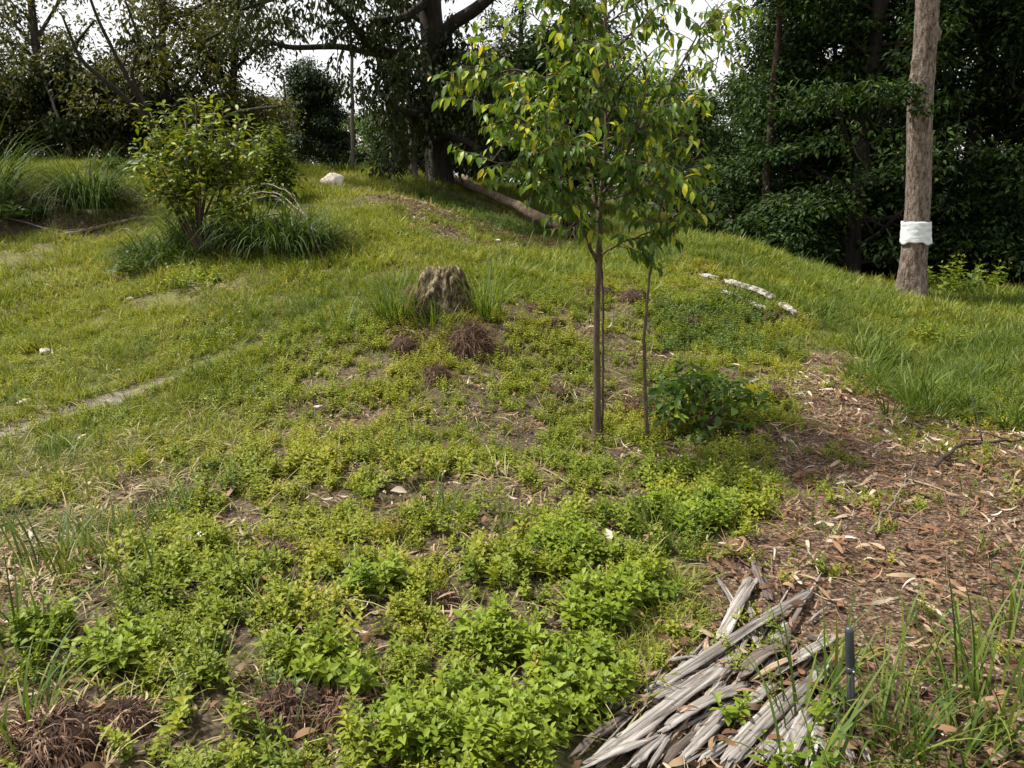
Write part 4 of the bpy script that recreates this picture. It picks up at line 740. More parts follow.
# banded trunk
def banded():
    Y = 11.5; base = gp(910, 300); Y = base[1]; root = empty('banded_tree', base); tag(root, 'tall straight grey-brown tree trunk wrapped with a white band at the right', 'tree')
    c = [(909.5,312,16.5),(910.5,296,15.2),(912.5,270,13),(914.5,250,12.2),(916,230,11.8),(918,200,11.5),(919,160,11.2),(919.5,130,11.2),(920,100,11.2),(921,82,11),(923.5,68,10.2),(925,50,10.2),(926.5,20,10.2),(927.5,0,10),(930,-100,10.5),(933,-300,9.5),(936,-520,7)]
    P = np.array([np.append(W(a, b, Y), r/F*Y) for a, b, r in c]); L = smoothline(P, 150); L[:, :3] -= base
    b = Buf(); n = len(L); sides = 36; a = np.linspace(0, 2*PI, sides, endpoint=False); ZZ_, AA = np.meshgrid(L[:, 2], a, indexing='ij')
    nz = (fbm(np.cos(AA)*2.2+9, np.sin(AA)*2.2+ZZ_*1.4, .5, 4)-.5)*.13+(fbm(np.cos(AA)*6+3, np.sin(AA)*6+ZZ_*2.6, .5, 3)-.5)*.09
    fl = .35*np.exp(-np.clip(ZZ_, 0, 9)*5)*(.5+.5*np.sin(AA*4+1)); rr = L[:, 3][:, None]*(1+nz+fl)
    for kx, ka, kz, ks in [(0, -.1, 3.62, .07), (0, -2.9, 3.25, .05), (0, -1.0, 2.2, .02), (0, -1.7, 1.55, .012), (0, -.6, 3.1, .02)]:
        rr = rr+ks*np.exp(-((ZZ_-kz)/.07)**2)*np.exp(-((np.angle(np.exp(1j*(AA-ka))))/.35)**2)
    V = np.stack([L[:, 0][:, None]+rr*np.cos(AA), L[:, 1][:, None]+rr*np.sin(AA), ZZ_], -1).reshape(-1, 3)
    i, j = np.meshgrid(np.arange(n-1), np.arange(sides), indexing='ij'); j2 = (j+1) % sides
    b.add(V, None, np.stack([i*sides+j, i*sides+j2, (i+1)*sides+j2, (i+1)*sides+j], -1).reshape(-1, 4), .5); b.build('trunk', M['bark_band'], root, smooth=True)
    # wrap
    zt = W(916, 221.5, Y)[2]-base[2]; zb = W(914, 243, Y)[2]-base[2]; m = 14; t = np.linspace(0, 1, m); a = np.linspace(0, 2*PI, 48, endpoint=False); TT_, AA = np.meshgrid(t, a, indexing='ij')
    edge = .012*np.sin(AA*3+1)+.008*np.sin(AA*7); z = zb+(zt-zb)*TT_+edge*(1-TT_)*1.4+edge*.3*TT_
    cx = np.interp(z, L[:, 2], L[:, 0]); cy = np.interp(z, L[:, 2], L[:, 1]); r0 = np.interp(z, L[:, 2], L[:, 3])+.016+.02*fbm(AA*3, z*26, .7, 3)+.022*(1-TT_)**3*np.exp(-((AA-5.9)/.4)**2)
    V = np.stack([cx+r0*np.cos(AA), cy+r0*np.sin(AA), z], -1).reshape(-1, 3); V2 = np.stack([cx+(r0-.012)*np.cos(AA), cy+(r0-.012)*np.sin(AA), z], -1).reshape(-1, 3)
    i, j = np.meshgrid(np.arange(m-1), np.arange(48), indexing='ij'); j2 = (j+1) % 48; q = np.stack([i*48+j, i*48+j2, (i+1)*48+j2, (i+1)*48+j], -1).reshape(-1, 4)
    o2 = m*48; jj_ = np.arange(48); k2 = (jj_+1) % 48; tt = (m-1)*48
    b = Buf(); b.add(np.vstack([V, V2]), None, np.vstack([q, q[:, ::-1]+o2, np.stack([tt+jj_, tt+k2, tt+k2+o2, tt+jj_+o2], 1), np.stack([jj_, jj_+o2, k2+o2, k2], 1)]), .5); b.build('white_band', M['cloth'], root, smooth=True)
    # high limbs, mostly above the frame
    wood = Buf(); tips = []; topp = L[-1, :3]
    for k in range(12):
        s = random.uniform(.62, 1); q = L[int(s*149), :3]; az = k*2.4; grow(wood, tips, q, (math.cos(az), math.sin(az), .6), random.uniform(1.5, 2.6), .05, 1, .6, .1, 4, 6, 6, .12)
    wood.build('limb', M['bark_band'], root, smooth=True); cb = Buf(); leaves(cb, np.array(tips), 26, .5, .12, LSL, .2); q = W(903, 92, Y-.25)-base; leaves(cb, np.array([q, q+[.12, 0, -.05], q+[-.2, .05, .02], q+[.1, 0, .1], q+[.22, -.05, -.22], q+[-.35, 0, .08]]), 90, .2, .085, LSL, .2, .7); cb.build('crown', M['tree_dark'], root)  # crown mesh also holds the leaf sprig on the side of the trunk
banded()

# limb trees: limbs given as paths
def limb_tree(name, label, base_px, limbs, mat, bark, twig, per, size, T, cat='tree', group=None, hang=.4, R=.3, flat=.8, base=None, vfun=None, dens=1.0, first=.25, twd=None):
    base = gp(*base_px) if base is None else np.array(base, float); root = empty(name, base); tag(root, label, cat, group)
    wood = Buf(); tips = []
    for li, (pts, lf) in enumerate(limbs):
        P = np.array([np.append((W(a, b, base[1]+dy) if b is not None else base), r) for a, b, dy, r in pts]); P[:, :3] -= base
        n = max(12, int(np.linalg.norm(np.diff(P[:, :3], axis=0), axis=1).sum()/.12)); L = smoothline(P, n); tubeb(wood, L[:, :3], L[:, 3], 10, .5, .06, True)
        if lf > 0:
            ln = np.linalg.norm(np.diff(L[:, :3], axis=0), axis=1).sum(); k = int(ln/twig*lf*dens)
            for j in range(k):
                t = random.uniform(first, 1); i = int(t*(n-2)); q = L[i, :3]; d = L[i+1, :3]-L[i, :3]; d = d/np.linalg.norm(d)*.6+rv(.75); d[2] += .1
                grow(wood, tips, q, d, twig*random.uniform(1.5, 3.2) if twd is None else random.uniform(*twd), max(.003, L[i, 3]*.35), 0, .6, .02, 0, 5, 5, .18)
            tips.append(L[-1, :3])
    wood.build('trunk', M[bark], root, smooth=True); cb = Buf(); C = np.array(tips); leaves(cb, C, per, R, size, T, hang, flat, vfun); cb.build('crown', M[mat], root); return root
# central big tree
limb_tree('large_tree', 'large dark tree with heavy limbs and drooping leaves on the crest', (440, 186), [
    ([(440,190,0,.36),(438,150,0,.30),(434,100,0,.27),(433,50,0,.26),(430,0,0,.24),(428,-90,0,.2),(430,-250,0,.12)], .6),
    ([(436,45,0,.16),(450,25,-.3,.14),(475,10,-.6,.13),(500,-12,-.9,.11),(560,-80,-1.2,.07)], .5),
    ([(432,70,0,.13),(400,55,-.8,.11),(370,48,-1.6,.09),(350,20,-2,.07),(320,-10,-2.4,.05)], 1),
    ([(428,20,0,.15),(390,0,.6,.12),(340,-20,1,.08),(300,-60,1,.05)], 1),
    ([(410,62,-.5,.08),(340,46,-1.2,.06),(290,48,-1.6,.05),(262,40,-2,.03)], .45),
    ([(434,110,0,.12),(415,115,-1,.09),(395,108,-1.6,.06),(375,90,-2,.04)], 1.6),
    ([(436,120,0,.12),(455,112,-1,.09),(480,105,-1.6,.06),(505,120,-2,.04)], 1.6),
    ([(438,135,0,.1),(465,140,-1.2,.07),(490,155,-1.8,.04)], 1.5),
    ([(436,90,0,.1),(455,75,.8,.08),(480,70,1.2,.05)], 1.2),
    ([(436,100,0,.1),(400,120,1,.07),(380,110,1.4,.04)], 1.2),
    ([(434,60,0,.1),(415,80,-1.2,.07),(385,80,-2,.04)], 1.5),
    ([(436,70,0,.1),(450,90,-1.4,.07),(470,85,-2.2,.04)], 1.5),
    ([(430,0,0,.1),(400,20,-1.2,.07),(370,20,-2,.04)], 1.3),([(432,140,0,.07),(410,150,-1.3,.05),(400,150,-1.8,.03)], 1),
    ([(430,-30,0,.12),(410,-60,-2,.1),(385,-70,-4,.07),(360,-70,-5.5,.04)], 1.6),([(432,-10,0,.12),(400,-50,-2.5,.09),(350,-60,-4.5,.06),(330,-50,-5.5,.04)], 1.6),([(434,-60,0,.1),(440,-80,-2.5,.08),(425,-90,-4.5,.05)], 1.5),  # limbs above the frame, added to cast shade on the mound flank
    ([(430,-20,0,.12),(380,-30,-1.2,.09),(300,-10,-2,.05),(240,10,-2.4,.03)], .6)],
    'tree_big', 'bark_dark', .36, 26, .14, LSL, hang=.9, R=.34, flat=.9)
# tree limbs hanging at the upper left of the frame (broken crown of a neighbouring tree)
LT_ = [('tree','open dark-trunked tree at the upper left corner',(48,150),18.5,[([(52,165,0,.2),(45,100,0,.17),(35,40,0,.14),(25,-60,0,.1)], .5),([(45,100,0,.08),(20,80,-.5,.06),(-10,70,-1,.03)], 1),([(42,80,0,.08),(70,50,-.4,.06),(95,20,-.8,.03)], 1),([(38,50,0,.08),(10,20,.5,.05),(-20,0,.8,.03)], 1),([(36,40,0,.07),(60,0,.5,.05),(75,-30,.8,.03)], 1),([(47,130,0,.07),(20,110,-.5,.05),(0,115,-.8,.03)], 1),([(46,110,0,.07),(75,95,.5,.05),(100,80,.8,.03)], .8),([(42,90,0,.06),(30,50,-.6,.05),(5,40,-1,.03)], .9)],'tree_olive'),
 ('tree','grey-stemmed leafy tree behind the shrub',(165,150),18,[([(170,165,0,.17),(165,100,0,.14),(162,40,0,.12),(165,-60,0,.08)], .6),([(165,90,0,.08),(140,50,-.5,.06),(120,20,-1,.03)], 1.2),([(164,80,0,.08),(195,45,-.5,.06),(225,30,-1,.03)], 1.4),([(163,60,0,.08),(190,10,.3,.06),(230,-10,.8,.03)], 1.4),([(163,50,0,.07),(140,10,.3,.05),(115,-10,.8,.03)], 1),([(166,110,0,.07),(200,90,-.6,.05),(225,80,-1,.03)], 1.3),([(166,110,0,.06),(140,95,.4,.04),(120,85,.8,.03)], .9),([(165,70,0,.07),(210,60,.6,.05),(245,60,1,.03)], 1.4)],'tree_olive'),
 ('tree','dense olive-green tree above the shrub',(240,140),19.5,[([(235,160,0,.16),(232,100,0,.14),(236,40,0,.12),(240,-60,0,.08)], .8),([(233,90,0,.08),(210,60,-.5,.06),(190,30,-1,.03)], 1.3),([(234,70,0,.08),(255,50,-.5,.06),(275,25,-1,.03)], .9),([(236,50,0,.08),(215,10,.4,.05),(190,-10,.8,.03)], 1.4),([(236,40,0,.08),(262,5,.4,.05),(285,-20,.8,.03)], 1),([(233,110,0,.07),(255,105,-.5,.05),(265,110,-.8,.03)], .9),([(233,110,0,.07),(205,110,-.6,.05),(190,115,-.8,.03)], 1.2)],'tree_olive'),
 ('tree','dark tree low at the left edge behind the bank',(5,150),20,[([(0,165,0,.15),(-5,100,0,.13),(-8,30,0,.1)], .9),([(-3,120,0,.07),(25,105,-.5,.05),(45,110,-.8,.03)], 1.2),([(-5,90,0,.07),(-30,70,-.5,.05),(-60,60,-.8,.03)], 1),([(-3,100,0,.07),(15,75,.5,.05),(25,60,.8,.03)], 1)],'tree_big'),
 ('tree','pale green tree in the gap right of the central trunk',(500,130),26,[([(512,175,0,.2),(515,120,0,.18),(520,60,0,.14),(522,10,0,.1)], 1),([(515,100,0,.1),(490,70,-.5,.07),(470,60,-1,.04)], 1.6),([(518,80,0,.1),(545,50,-.5,.07),(560,30,-1,.04)], 1.4),([(520,40,0,.08),(500,25,.5,.06),(485,28,.8,.04)], 1.4),([(515,120,0,.1),(545,110,.5,.07),(570,105,.8,.04)], 1.6),([(515,120,0,.08),(480,115,.5,.06),(460,110,.8,.04)], 1.6)],'tree_big')]
for nm, lb, bp, Y, limbs, mt in LT_:
    limbs = [([(a, b_, c, r*.62) for a, b_, c, r in pts], lf) for pts, lf in limbs]
    X = W(bp[0], bp[1], Y)[0]; limb_tree(nm, lb, None, limbs, mt, 'bark_dark', .42, 40, .12, LSL, base=(X, Y, float(H(X, Y))-.1), hang=.3, R=.38, flat=.7, group='trees along the hill crest')
# understory behind left bank
for px, Y, h, cw, lb, mt in [(-20,18,1.3,3,'dark bush behind the left tussock','tree_big'),(30,18.6,1.2,3,'olive bush under the corner tree','tree_olive'),(75,19,1.3,3,'dark tangled bush left of centre of the bank','tree_dark'),(120,18.2,1.2,2.8,'olive green bush behind the marker post','tree_olive'),(160,19,1.4,3,'dark bush behind the shrub','tree_big'),(205,19.5,1.2,3,'dark bush behind the shrub at its right','tree_big'),(250,21,1.4,3,'brown-green bush behind the second shrub','tree_olive'),
      (285,26,2.0,3.4,'low scrub behind the boulder','tree_olive'),(385,27,2.0,3.2,'light green bush left of the pale trunks','hedge'),(420,23,1.6,3,'low bush behind the pale trunks','tree_big'),(365,30,2.2,3.5,'far scrub right of the thin pole tree','hedge'),(500,24,2.6,4,'dark bush beyond the crest','tree_dark'),(560,25,3,4.2,'dark bush beyond the green slope','tree_dark'),(620,24,3,4.2,'dark bush behind the sapling','tree_dark'),(665,26,4.0,4.2,'dark tall bush right of the sapling','tree_dark'),
      (0,23,1.3,5,'dark thicket far left','tree_olive'),(90,24,1.2,5,'dark thicket behind the bank','tree_olive'),(180,25,1.2,5,'dark thicket behind the shrub','tree_olive'),(320,34,2.4,5,'pale far scrub on the horizon','hedge'),(270,34,2.6,5,'pale far scrub on the horizon at left','hedge')]:
    auto_tree(px, 165, Y, h, .06, lb, mt, 'bark_dark', cw, .05, 18, per=(20 if px < 260 else 30), R=.42, size=.12, T=LSL, hang=.2, flat=.6, group='bushes behind the crest', name='bush', cat='bush')
# far trees filling
for px, Y, h, cw, lb, mt in [(742,27,4.4,3.6,'dark tree at the sky gap beside the wood','tree_dark'),(690,32,3.8,4.5,'grey-green tree under the sky gap','tree_olive'),(640,29,4.2,4.6,'dark tree behind the sapling crown','tree_dark'),(585,30,6.5,5,'dark tree behind the left of the sapling crown','tree_dark'),(545,33,6,4.5,'far tree left of the sapling crown','tree_big'),(462,27,2.8,4,'tree directly behind the central crown','tree_big'),(408,30,2.0,3,'far tree left behind the central crown','tree_big'),(560,18.5,3.2,3,'dark leafy bush at the top of the green slope','tree_dark'),(495,22,3.0,3.2,'dark leafy bush at the end of the fallen trunk','tree_big'),
      (-40,27,3.6,4,'tall backdrop tree far left','tree_big'),(268,36,2.6,3,'pale distant tree beside the gap','hedge')]:
    auto_tree(px, 165, Y, h, .15, lb, mt, 'bark_dark', cw, .1, 30, per=26, R=.6, size=.17, T=LSL, hang=.2, flat=.6, group='far trees', name='far_tree')
# dark dense cone-like tree
auto_tree(326, 170, 24, 2.6, .12, 'dense dark leaning bushy tree left of the thin pole', 'conifer', 'bark_dark', 2.3, .12, 34, per=60, R=.34, size=.1, hang=.3, flat=.55, name='dense_tree', lean=(-.10, 0), prof=lambda s: 1-.45*s)
# thin pole-like trunk & pale stems & bare tree
def stem_tree(px0, py0, px1, py1, Y, r, label, bark, name='slender_tree', branch=0, leafy=True):
    X = W(px0, py0, Y)[0]; base = np.array([X, Y, float(H(X, Y))-.1]); top = W(px1, py1, Y)-base; root = empty(name, base); tag(root, label, 'tree', 'slender trees on the crest')
    b = Buf(); L = smoothline([(0, 0, 0), top*.5+[.03, 0, 0], top], 14, .01); tubeb(b, L, np.linspace(r, r*.6, 14), 9, .7, .08); tips = [L[-1]]
    for k in range(branch): grow(b, tips, L[random.randint(4, 13)], (random.uniform(-1, 1), random.uniform(-.5, .5), .5), random.uniform(.4, .9), r*.4, 1, .6, .05, 3, 5, 6, .2)
    b.build('trunk', M[bark], root, smooth=True)
    if leafy: cb = Buf(); leaves(cb, np.array(tips), 26, .4, .15, LSL, .6); cb.build('crown', M['tree_big'], root)
stem_tree(352,168,349,-20,19,.05,'thin straight pole-like tree standing against the sky','bark_grey')
stem_tree(392,178,390,95,18.5,.085,'pale trunk left of the large tree','bark_grey')
stem_tree(414,180,408,90,17.8,.10,'thick pale trunk beside the large tree','bark_grey')
stem_tree(431,182,427,120,17.5,.05,'thin white stem at the foot of the large tree','white_wood')
stem_tree(405,178,402,110,18.8,.05,'thin brown stem between two pale trunks','bark_red')
stem_tree(287,165,284,80,25,.05,'bare branched small tree in the sky gap','bark_dark',branch=9,leafy=False)
for k, (a, c) in enumerate([((95,165),(150,60)),((75,160),(40,70)),((110,165),(80,80)),((140,160),(165,85)),((20,165),(60,90)),((185,160),(200,90)),((60,165),(75,85))]):
    stem_tree(a[0], a[1], c[0], c[1], 17.8+k*.1, .04, 'thin leaning dark stem in the thicket behind the left bank', 'bark_grey' if k % 2 else 'bark_dark', branch=3)
# big overhanging bare limbs at the upper left
limb_tree('tree', 'tree with long bare limbs reaching over the shrub', None, [([(180,165,0,.08),(150,120,0,.06),(110,85,-.4,.05),(80,60,-.8,.035),(62,15,-1,.02)], .3),([(150,120,0,.05),(118,60,-.3,.04),(98,20,-.6,.03),(80,-30,-1,.02)], .5),([(165,140,0,.05),(130,75,-.4,.035),(140,40,-.6,.03),(125,0,-.8,.02)], .4),([(170,150,0,.05),(235,112,-.5,.035),(262,108,-.5,.03),(284,106,-.6,.02)], .1)],
    'tree_olive', 'bark_dark', .5, 18, .12, LSL, base=(W(180,165,16.8)[0], 16.8, float(H(W(180,165,16.8)[0], 16.8))-.1), hang=.3, R=.35, group='trees along the hill crest')

# glossy shrub
SH = [([(203,256,0,.05),(198,220,0,.045),(196,190,0,.04),(192,160,0,.03),(185,120,0,.015)], 1),([(203,256,0,.035),(190,232,-.1,.03),(178,205,-.2,.022),(165,175,-.3,.015),(150,135,-.3,.01)], 1.2),([(203,256,0,.035),(182,225,-.1,.025),(170,200,-.2,.02),(140,155,-.2,.010)], 1),
      ([(204,256,0,.03),(215,215,.1,.025),(225,180,.2,.018),(240,118,.2,.01)], 1.3),([(200,225,0,.03),(208,180,.1,.02),(212,140,.2,.015),(215,110,.2,.008)], 1.2),([(206,256,0,.025),(225,235,-.2,.018),(240,200,-.3,.012),(262,140,-.3,.008)], 1.2),([(198,200,0,.02),(175,150,.2,.015),(170,115,.3,.008)], 1.2),([(205,215,0,.02),(228,160,-.2,.014),(245,120,-.2,.008)], 1.2)]
SH = [([(a, b, c, r*.72) for a, b, c, r in pts], lf) for pts, lf in SH]
SH += [([(203,250,0,.02),(180,190,.2,.013),(150,112,.3,.006)], 1.1),([(200,240,0,.02),(200,170,-.3,.013),(195,102,-.3,.006)], 1.0),([(205,240,0,.02),(225,180,.2,.013),(222,98,.3,.006)], 1.0)]
limb_tree('shrub', 'multi-stemmed shrub with glossy yellow-green leaves on the left slope', (205, 256), SH, 'shrub', 'bark_sap', .11, 8, .10, LS, 'shrub', hang=-.1, R=.16, flat=.8, first=.40, vfun=lambda n: rng.beta(2.2, 1.5, n), dens=.62)
SH2 = [([(262,205,0,.05),(258,180,0,.04),(252,155,0,.02)], 1.4),([(265,205,0,.04),(275,180,0,.03),(285,150,0,.015)], 1.4),([(265,205,0,.04),(268,170,0,.03),(270,135,0,.015)], 1.5),([(270,205,0,.04),(285,190,-.2,.02),(288,170,-.2,.015)], 1.2)]
limb_tree('shrub', 'smaller shrub with glossy leaves behind the larger one at its right', (265, 206), SH2, 'shrub', 'bark_sap', .12, 16, .10, LSL, 'shrub', hang=0, R=.22, first=.3, vfun=lambda n: rng.beta(1.6, 2.4, n))
# low dark bush at (700,400)
LB = [([(695,425,0,.012),(680,400,0,.008),(665,385,0,.005)], 1.4),([(700,425,0,.012),(705,395,0,.008),(700,378,.1,.005)], 1.4),([(705,425,0,.012),(730,400,0,.008),(748,392,0,.005)], 1.4),([(700,428,0,.01),(720,420,-.2,.008),(745,425,-.2,.005)], 1.5),([(698,425,0,.01),(690,380,.2,.008),(715,372,.3,.004)], 1.3),([(698,425,0,.01),(670,415,-.15,.006)], 1.5)]
limb_tree('low_bush', 'low spreading dark green bush on the slope right of the thin sapling', (700, 428), LB, 'sapl', 'bark_sap', .09, 3, .085, LH, 'bush', hang=.25, R=.12, flat=.5, first=.3, vfun=lambda n: rng.beta(1.6, 3.6, n))

# ------------------------------------------------------------------ saplings with hanging leaves
def sapling(name, label, base_px, stems, branches, leafsz, twigstep, yellow=.12, bark='bark_sap', nleaf=(5, 9), twl=(.14, .34)):
    base = gp(*base_px); Y = base[1]; root = empty(name, base); tag(root, label, 'tree')
    wood = Buf(); cb = Buf(); P_, D_, U_, S_, V_ = [], [], [], [], []
    for pts in stems:
        P = np.array([np.append(W(a, b, Y+dy), r) for a, b, dy, r in pts]); P[:, :3] -= base; L = smoothline(P, 60); L[1:-1, :2] += rng.normal(0, .002, (58, 2)); tubeb(wood, L[:, :3], L[:, 3]*(1+.12*(rng.random(60)-.5)), 12, .5, .05)
    def twig(q, d, l, r, yb):
        seg = 7; pts = [q]; d = d/np.linalg.norm(d)
        for i in range(seg): d = d+rv(.10)+np.array([0, 0, -.05]); d /= np.linalg.norm(d); pts.append(pts[-1]+d*l/seg)
        pts = np.array(pts); tubeb(wood, pts, np.linspace(r, .0012, seg+1), 5, .5, 0, False); k = random.randint(*nleaf)
        for j in range(k):
            t = .15+.85*(j+.5)/k; i = min(seg-1, int(t*seg)); p = pts[i]+(pts[i+1]-pts[i])*(t*seg-i); tt = pts[i+1]-pts[i]; sd = np.cross(tt, [0, 0, 1]); sd /= np.linalg.norm(sd)+1e-6; sd *= (1 if j % 2 else -1)
            dd = sd*random.uniform(.3, .9)+tt/np.linalg.norm(tt)*.4+np.array([0, 0, -random.uniform(.1, 1.0)])+rv(.2)
            P_.append(p); D_.append(dd); U_.append(np.array([0, 0, 1])+sd*.3+rv(.3)); S_.append(leafsz*random.uniform(.6, 1.15)*(1 if t < .8 else .8)); V_.append(np.clip(random.betavariate(2, 2.5)*.7+(.45*random.random() if yb and t > .35 else 0)+(.3 if random.random() < .012 else 0), 0, 1))
    for pts, dens in branches:
        P = np.array([np.append(W(a, b, Y+dy), r) for a, b, dy, r in pts]); P[:, :3] -= base; n = 30; L = smoothline(P, n); L[1:-1, :3] += rng.normal(0, .003, (n-2, 3)); tubeb(wood, L[:, :3], L[:, 3], 7, .5, .05)
        ln = np.linalg.norm(np.diff(L[:, :3], axis=0), axis=1).sum(); k = max(3, int(ln/twigstep*dens))
        for j in range(k):
            t = .22+.78*(j+random.random())/k; i = min(n-2, int(t*(n-1))); d = L[i+1, :3]-L[i, :3]; d = d/np.linalg.norm(d)*.55+rv(.6); d[2] = d[2]*.5+.2; twig(L[i, :3], d, random.uniform(*twl), .003, random.random() < yellow+.35*(t > .8)+.35*(L[i, 2] > 1.9))
    wood.build('trunk', M[bark], root, smooth=True)
    cb.inst(LS, np.array(P_), basis(np.array(D_), np.array(U_)), np.array(S_), np.array(V_), 0); cb.build('crown', M['sapl'], root); print(name, len(P_)); return root
ST = [[(597,449,0,.046),(597,441,0,.031),(597.5,400,0,.0235),(596.5,330,0,.021),(598,260,0,.019),(600,205,0,.017),(606,150,0,.016),(607,70,0,.012),(605,0,0,.009),(604,-70,0,.005)],[(602,447,.02,.009),(603,380,.03,.0085),(603,300,.03,.008),(601,235,.01,.007),(592,180,.1,.007),(583,130,.2,.005)]]
BR = [([(606,35,0,.006),(570,5,-.3,.005),(530,-10,-.4,.003)], 1.3),([(605,25,0,.006),(640,0,-.3,.005),(680,-10,-.4,.003)], .7),([(604,0,0,.006),(575,-25,.3,.004),(540,-40,.4,.002)], 1.3),([(520,70,-.4,.005),(490,85,-.5,.004),(465,100,-.5,.003)], 1.2),([(606,150,0,.007),(560,140,.4,.005),(500,130,.5,.003)], 1.2),([(604,200,0,.007),(640,190,-.3,.005),(675,175,-.4,.003)], 1.1),([(601,225,0,.007),(575,205,-.4,.004),(545,200,-.6,.003)], 1.2),([(597,262,0,.013),(582,228,-.1,.011),(566,205,-.15,.010),(548,165,-.2,.008),(525,130,-.3,.006),(500,110,-.35,.003)], 1.3),([(566,205,-.15,.008),(560,160,-.2,.006),(550,110,-.2,.004),(540,85,-.2,.002)], 1.3),([(600,215,0,.009),(580,170,.2,.007),(562,120,.35,.004),(550,70,.4,.002)], 1.3),
      ([(603,195,0,.010),(625,160,-.2,.008),(640,115,-.3,.005),(648,80,-.3,.003)], 1.3),([(600,255,0,.008),(620,243,-.15,.006),(645,234,-.3,.005),(685,214,-.4,.003)], 1.0),([(604,170,0,.012),(635,135,.3,.010),(660,98,.5,.009),(683,62,.6,.007),(700,30,.6,.005),(725,0,.6,.003)], 1.0),
      ([(606,110,0,.009),(570,90,-.2,.007),(520,70,-.4,.005),(462,66,-.5,.002)], 1.5),([(606,85,0,.008),(575,50,.2,.006),(545,25,.3,.004),(520,5,.3,.002)], 1.3),([(606,60,0,.008),(635,30,-.2,.006),(660,5,-.3,.004),(680,-30,-.3,.002)], 1.3),([(604,140,0,.008),(640,130,-.2,.006),(670,110,-.4,.003)], 1.2),
      ([(602,210,0,.008),(560,185,-.3,.006),(520,165,-.5,.004),(480,160,-.6,.002)], 1.3),([(606,40,0,.007),(580,10,-.3,.005),(560,-25,-.4,.003)], 1.2),([(605,20,0,.007),(630,-15,.2,.005),(650,-50,.3,.003)], 1.2),([(603,180,0,.008),(575,150,-.5,.005),(540,140,-.8,.003)], 1.2),([(604,160,0,.008),(630,160,-.5,.005),(660,165,-.7,.003)], .9),
      ([(606,100,0,.008),(590,60,-.5,.005),(575,35,-.7,.003)], 1.2),([(606,120,0,.008),(625,80,-.4,.005),(650,55,-.6,.003)], 1.2),([(605,130,0,.007),(610,95,.5,.005),(620,50,.7,.003)], 1.2),([(603,190,0,.008),(620,190,.4,.006),(650,185,.7,.003)], 1),([(604,5,0,.006),(595,-30,.2,.004),(590,-60,.2,.002)], 1.4),
      ([(606,95,0,.007),(560,110,-.5,.005),(520,105,-.7,.003)], 1.2),([(700,30,.6,.005),(720,45,.5,.004),(715,75,.4,.003)], 1.2),([(683,62,.6,.005),(715,20,.7,.004),(738,5,.8,.003)], 1.4)]
np.random.seed(9); random.seed(12)
sapling('sapling', 'young tree with a slim dark trunk and drooping broad green leaves in the middle', (597, 447), ST, BR, .080, .046, .42)
BR2 = [([(654,245,0,.007),(664,190,0,.006),(676,150,0,.005),(690,115,0,.003),(700,95,0,.002)], 1.1),([(660,205,0,.005),(645,170,.2,.004),(640,140,.2,.002)], .9),([(668,180,0,.005),(690,165,-.2,.004),(702,150,-.2,.002)], 1.2),([(655,240,0,.005),(668,222,-.2,.004),(690,212,-.3,.002)], .9),([(653,250,0,.004),(640,215,.2,.003),(632,190,.2,.002)], .8),([(676,150,0,.004),(670,120,.1,.003)], .8)]
sapling('sapling', 'thin second sapling with yellow-tipped leaves just right of the first', (648, 447), [[(648,447,0,.016),(645,390,0,.013),(644,340,0,.011),(648,290,0,.009),(654,245,0,.007)]], BR2, .08, .045, 1.0, nleaf=(5, 9), twl=(.1, .26))

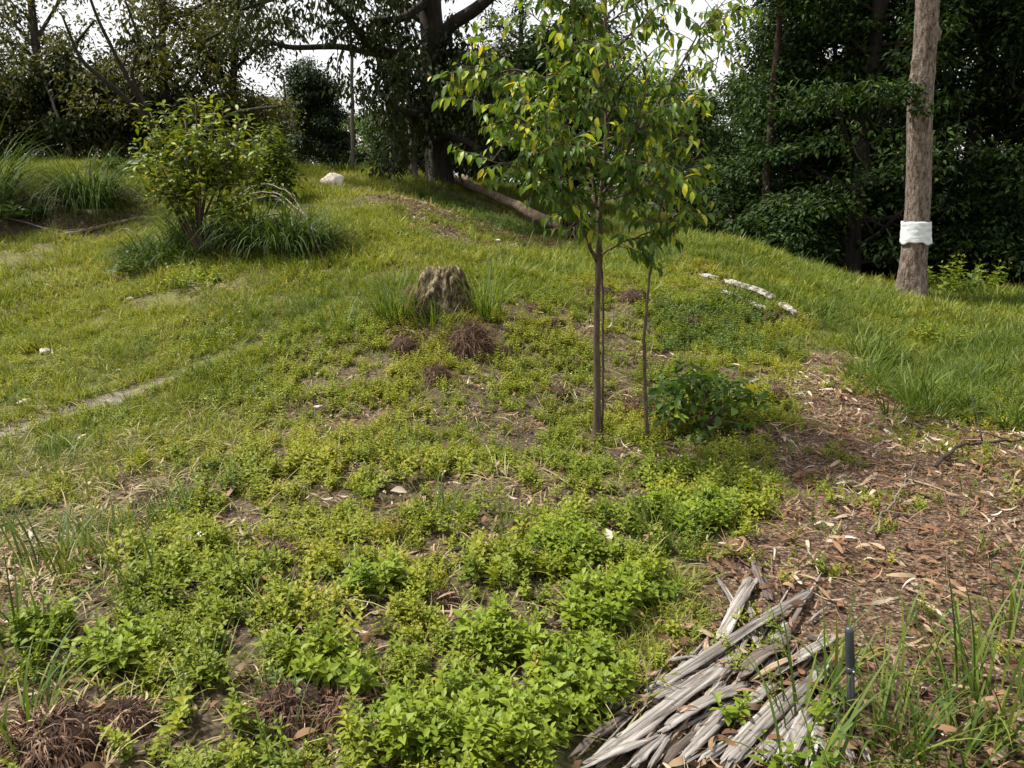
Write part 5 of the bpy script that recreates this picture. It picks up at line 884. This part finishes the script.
# far house glimpse
X, Y_, _ = W(372, 150, 60); zb = float(H(X, Y_)); root = empty('house', (X, Y_, zb)); tag(root, 'distant pale-roofed house just visible through the trees', 'house')
b = Buf(); hw, hd, hh, rh = 2.4, 2.5, 3.2, 1.6
b.add([(-hw,-hd,0),(hw,-hd,0),(hw,hd,0),(-hw,hd,0),(-hw,-hd,hh),(hw,-hd,hh),(hw,hd,hh),(-hw,hd,hh)], None, [(0,1,5,4),(1,2,6,5),(2,3,7,6),(3,0,4,7),(4,5,6,7)]); b.build('wall', M['wall'], root)
b = Buf(); e = .4
b.add([(-hw-e,-hd-e,hh+.01),(hw+e,-hd-e,hh+.01),(hw+e,hd+e,hh+.01),(-hw-e,hd+e,hh+.01),(-hw-e,0,hh+rh),(hw+e,0,hh+rh)], [(0,4,3),(1,2,5)], [(0,1,5,4),(2,3,4,5),(0,3,2,1)]); b.build('roof', M['roof'], root)

# ------------------------------------------------------------------ light
SUN_EL, SUN_AZ = math.radians(60), math.radians(-78)     # azimuth from +Y towards +X
sd = Vector((math.sin(SUN_AZ)*math.cos(SUN_EL), math.cos(SUN_AZ)*math.cos(SUN_EL), math.sin(SUN_EL)))
sl = bpy.data.lights.new('sun', 'SUN'); sl.energy = 4.4; sl.angle = math.radians(5.0); sl.color = (1, .96, .87)
so = bpy.data.objects.new('sun', sl); COL.objects.link(so); so.rotation_euler = (-sd).to_track_quat('-Z', 'Y').to_euler()
w = bpy.data.worlds.new('World'); scene.world = w; w.use_nodes = True; nt = w.node_tree; bg = nt.nodes['Background']; L = nt.links.new
sky = nt.nodes.new('ShaderNodeTexSky'); sky.sky_type = 'NISHITA'; sky.sun_disc = False; sky.sun_elevation = SUN_EL; sky.sun_rotation = SUN_AZ; sky.dust_density = 3; sky.air_density = 1.2
tc = nt.nodes.new('ShaderNodeTexCoord'); mp = nt.nodes.new('ShaderNodeMapping'); mp.inputs['Scale'].default_value = (1, 1, 2.5); L(tc.outputs['Generated'], mp.inputs[0])
n = nt.nodes.new('ShaderNodeTexNoise'); n.inputs['Scale'].default_value = 2.2; n.inputs['Detail'].default_value = 5; L(mp.outputs[0], n.inputs[0])
r = ramp(nt, [(.3, (7.0, 7.0, 7.0)), (.7, (8.6, 8.5, 8.4))]); L(n.outputs['Fac'], r.inputs[0])
mx = nt.nodes.new('ShaderNodeMixRGB'); mx.inputs[0].default_value = .85; L(sky.outputs[0], mx.inputs[1]); L(r.outputs[0], mx.inputs[2]); L(mx.outputs[0], bg.inputs[0]); bg.inputs[1].default_value = .070
scene.view_settings.view_transform = 'Standard'; scene.view_settings.look = 'None'; scene.view_settings.exposure = 1.17; scene.view_settings.gamma = 1
scene.cycles.max_bounces = 6; scene.cycles.diffuse_bounces = 3; scene.cycles.transmission_bounces = 4; scene.cycles.glossy_bounces = 2
scene.cycles.use_denoising = True
print('done')
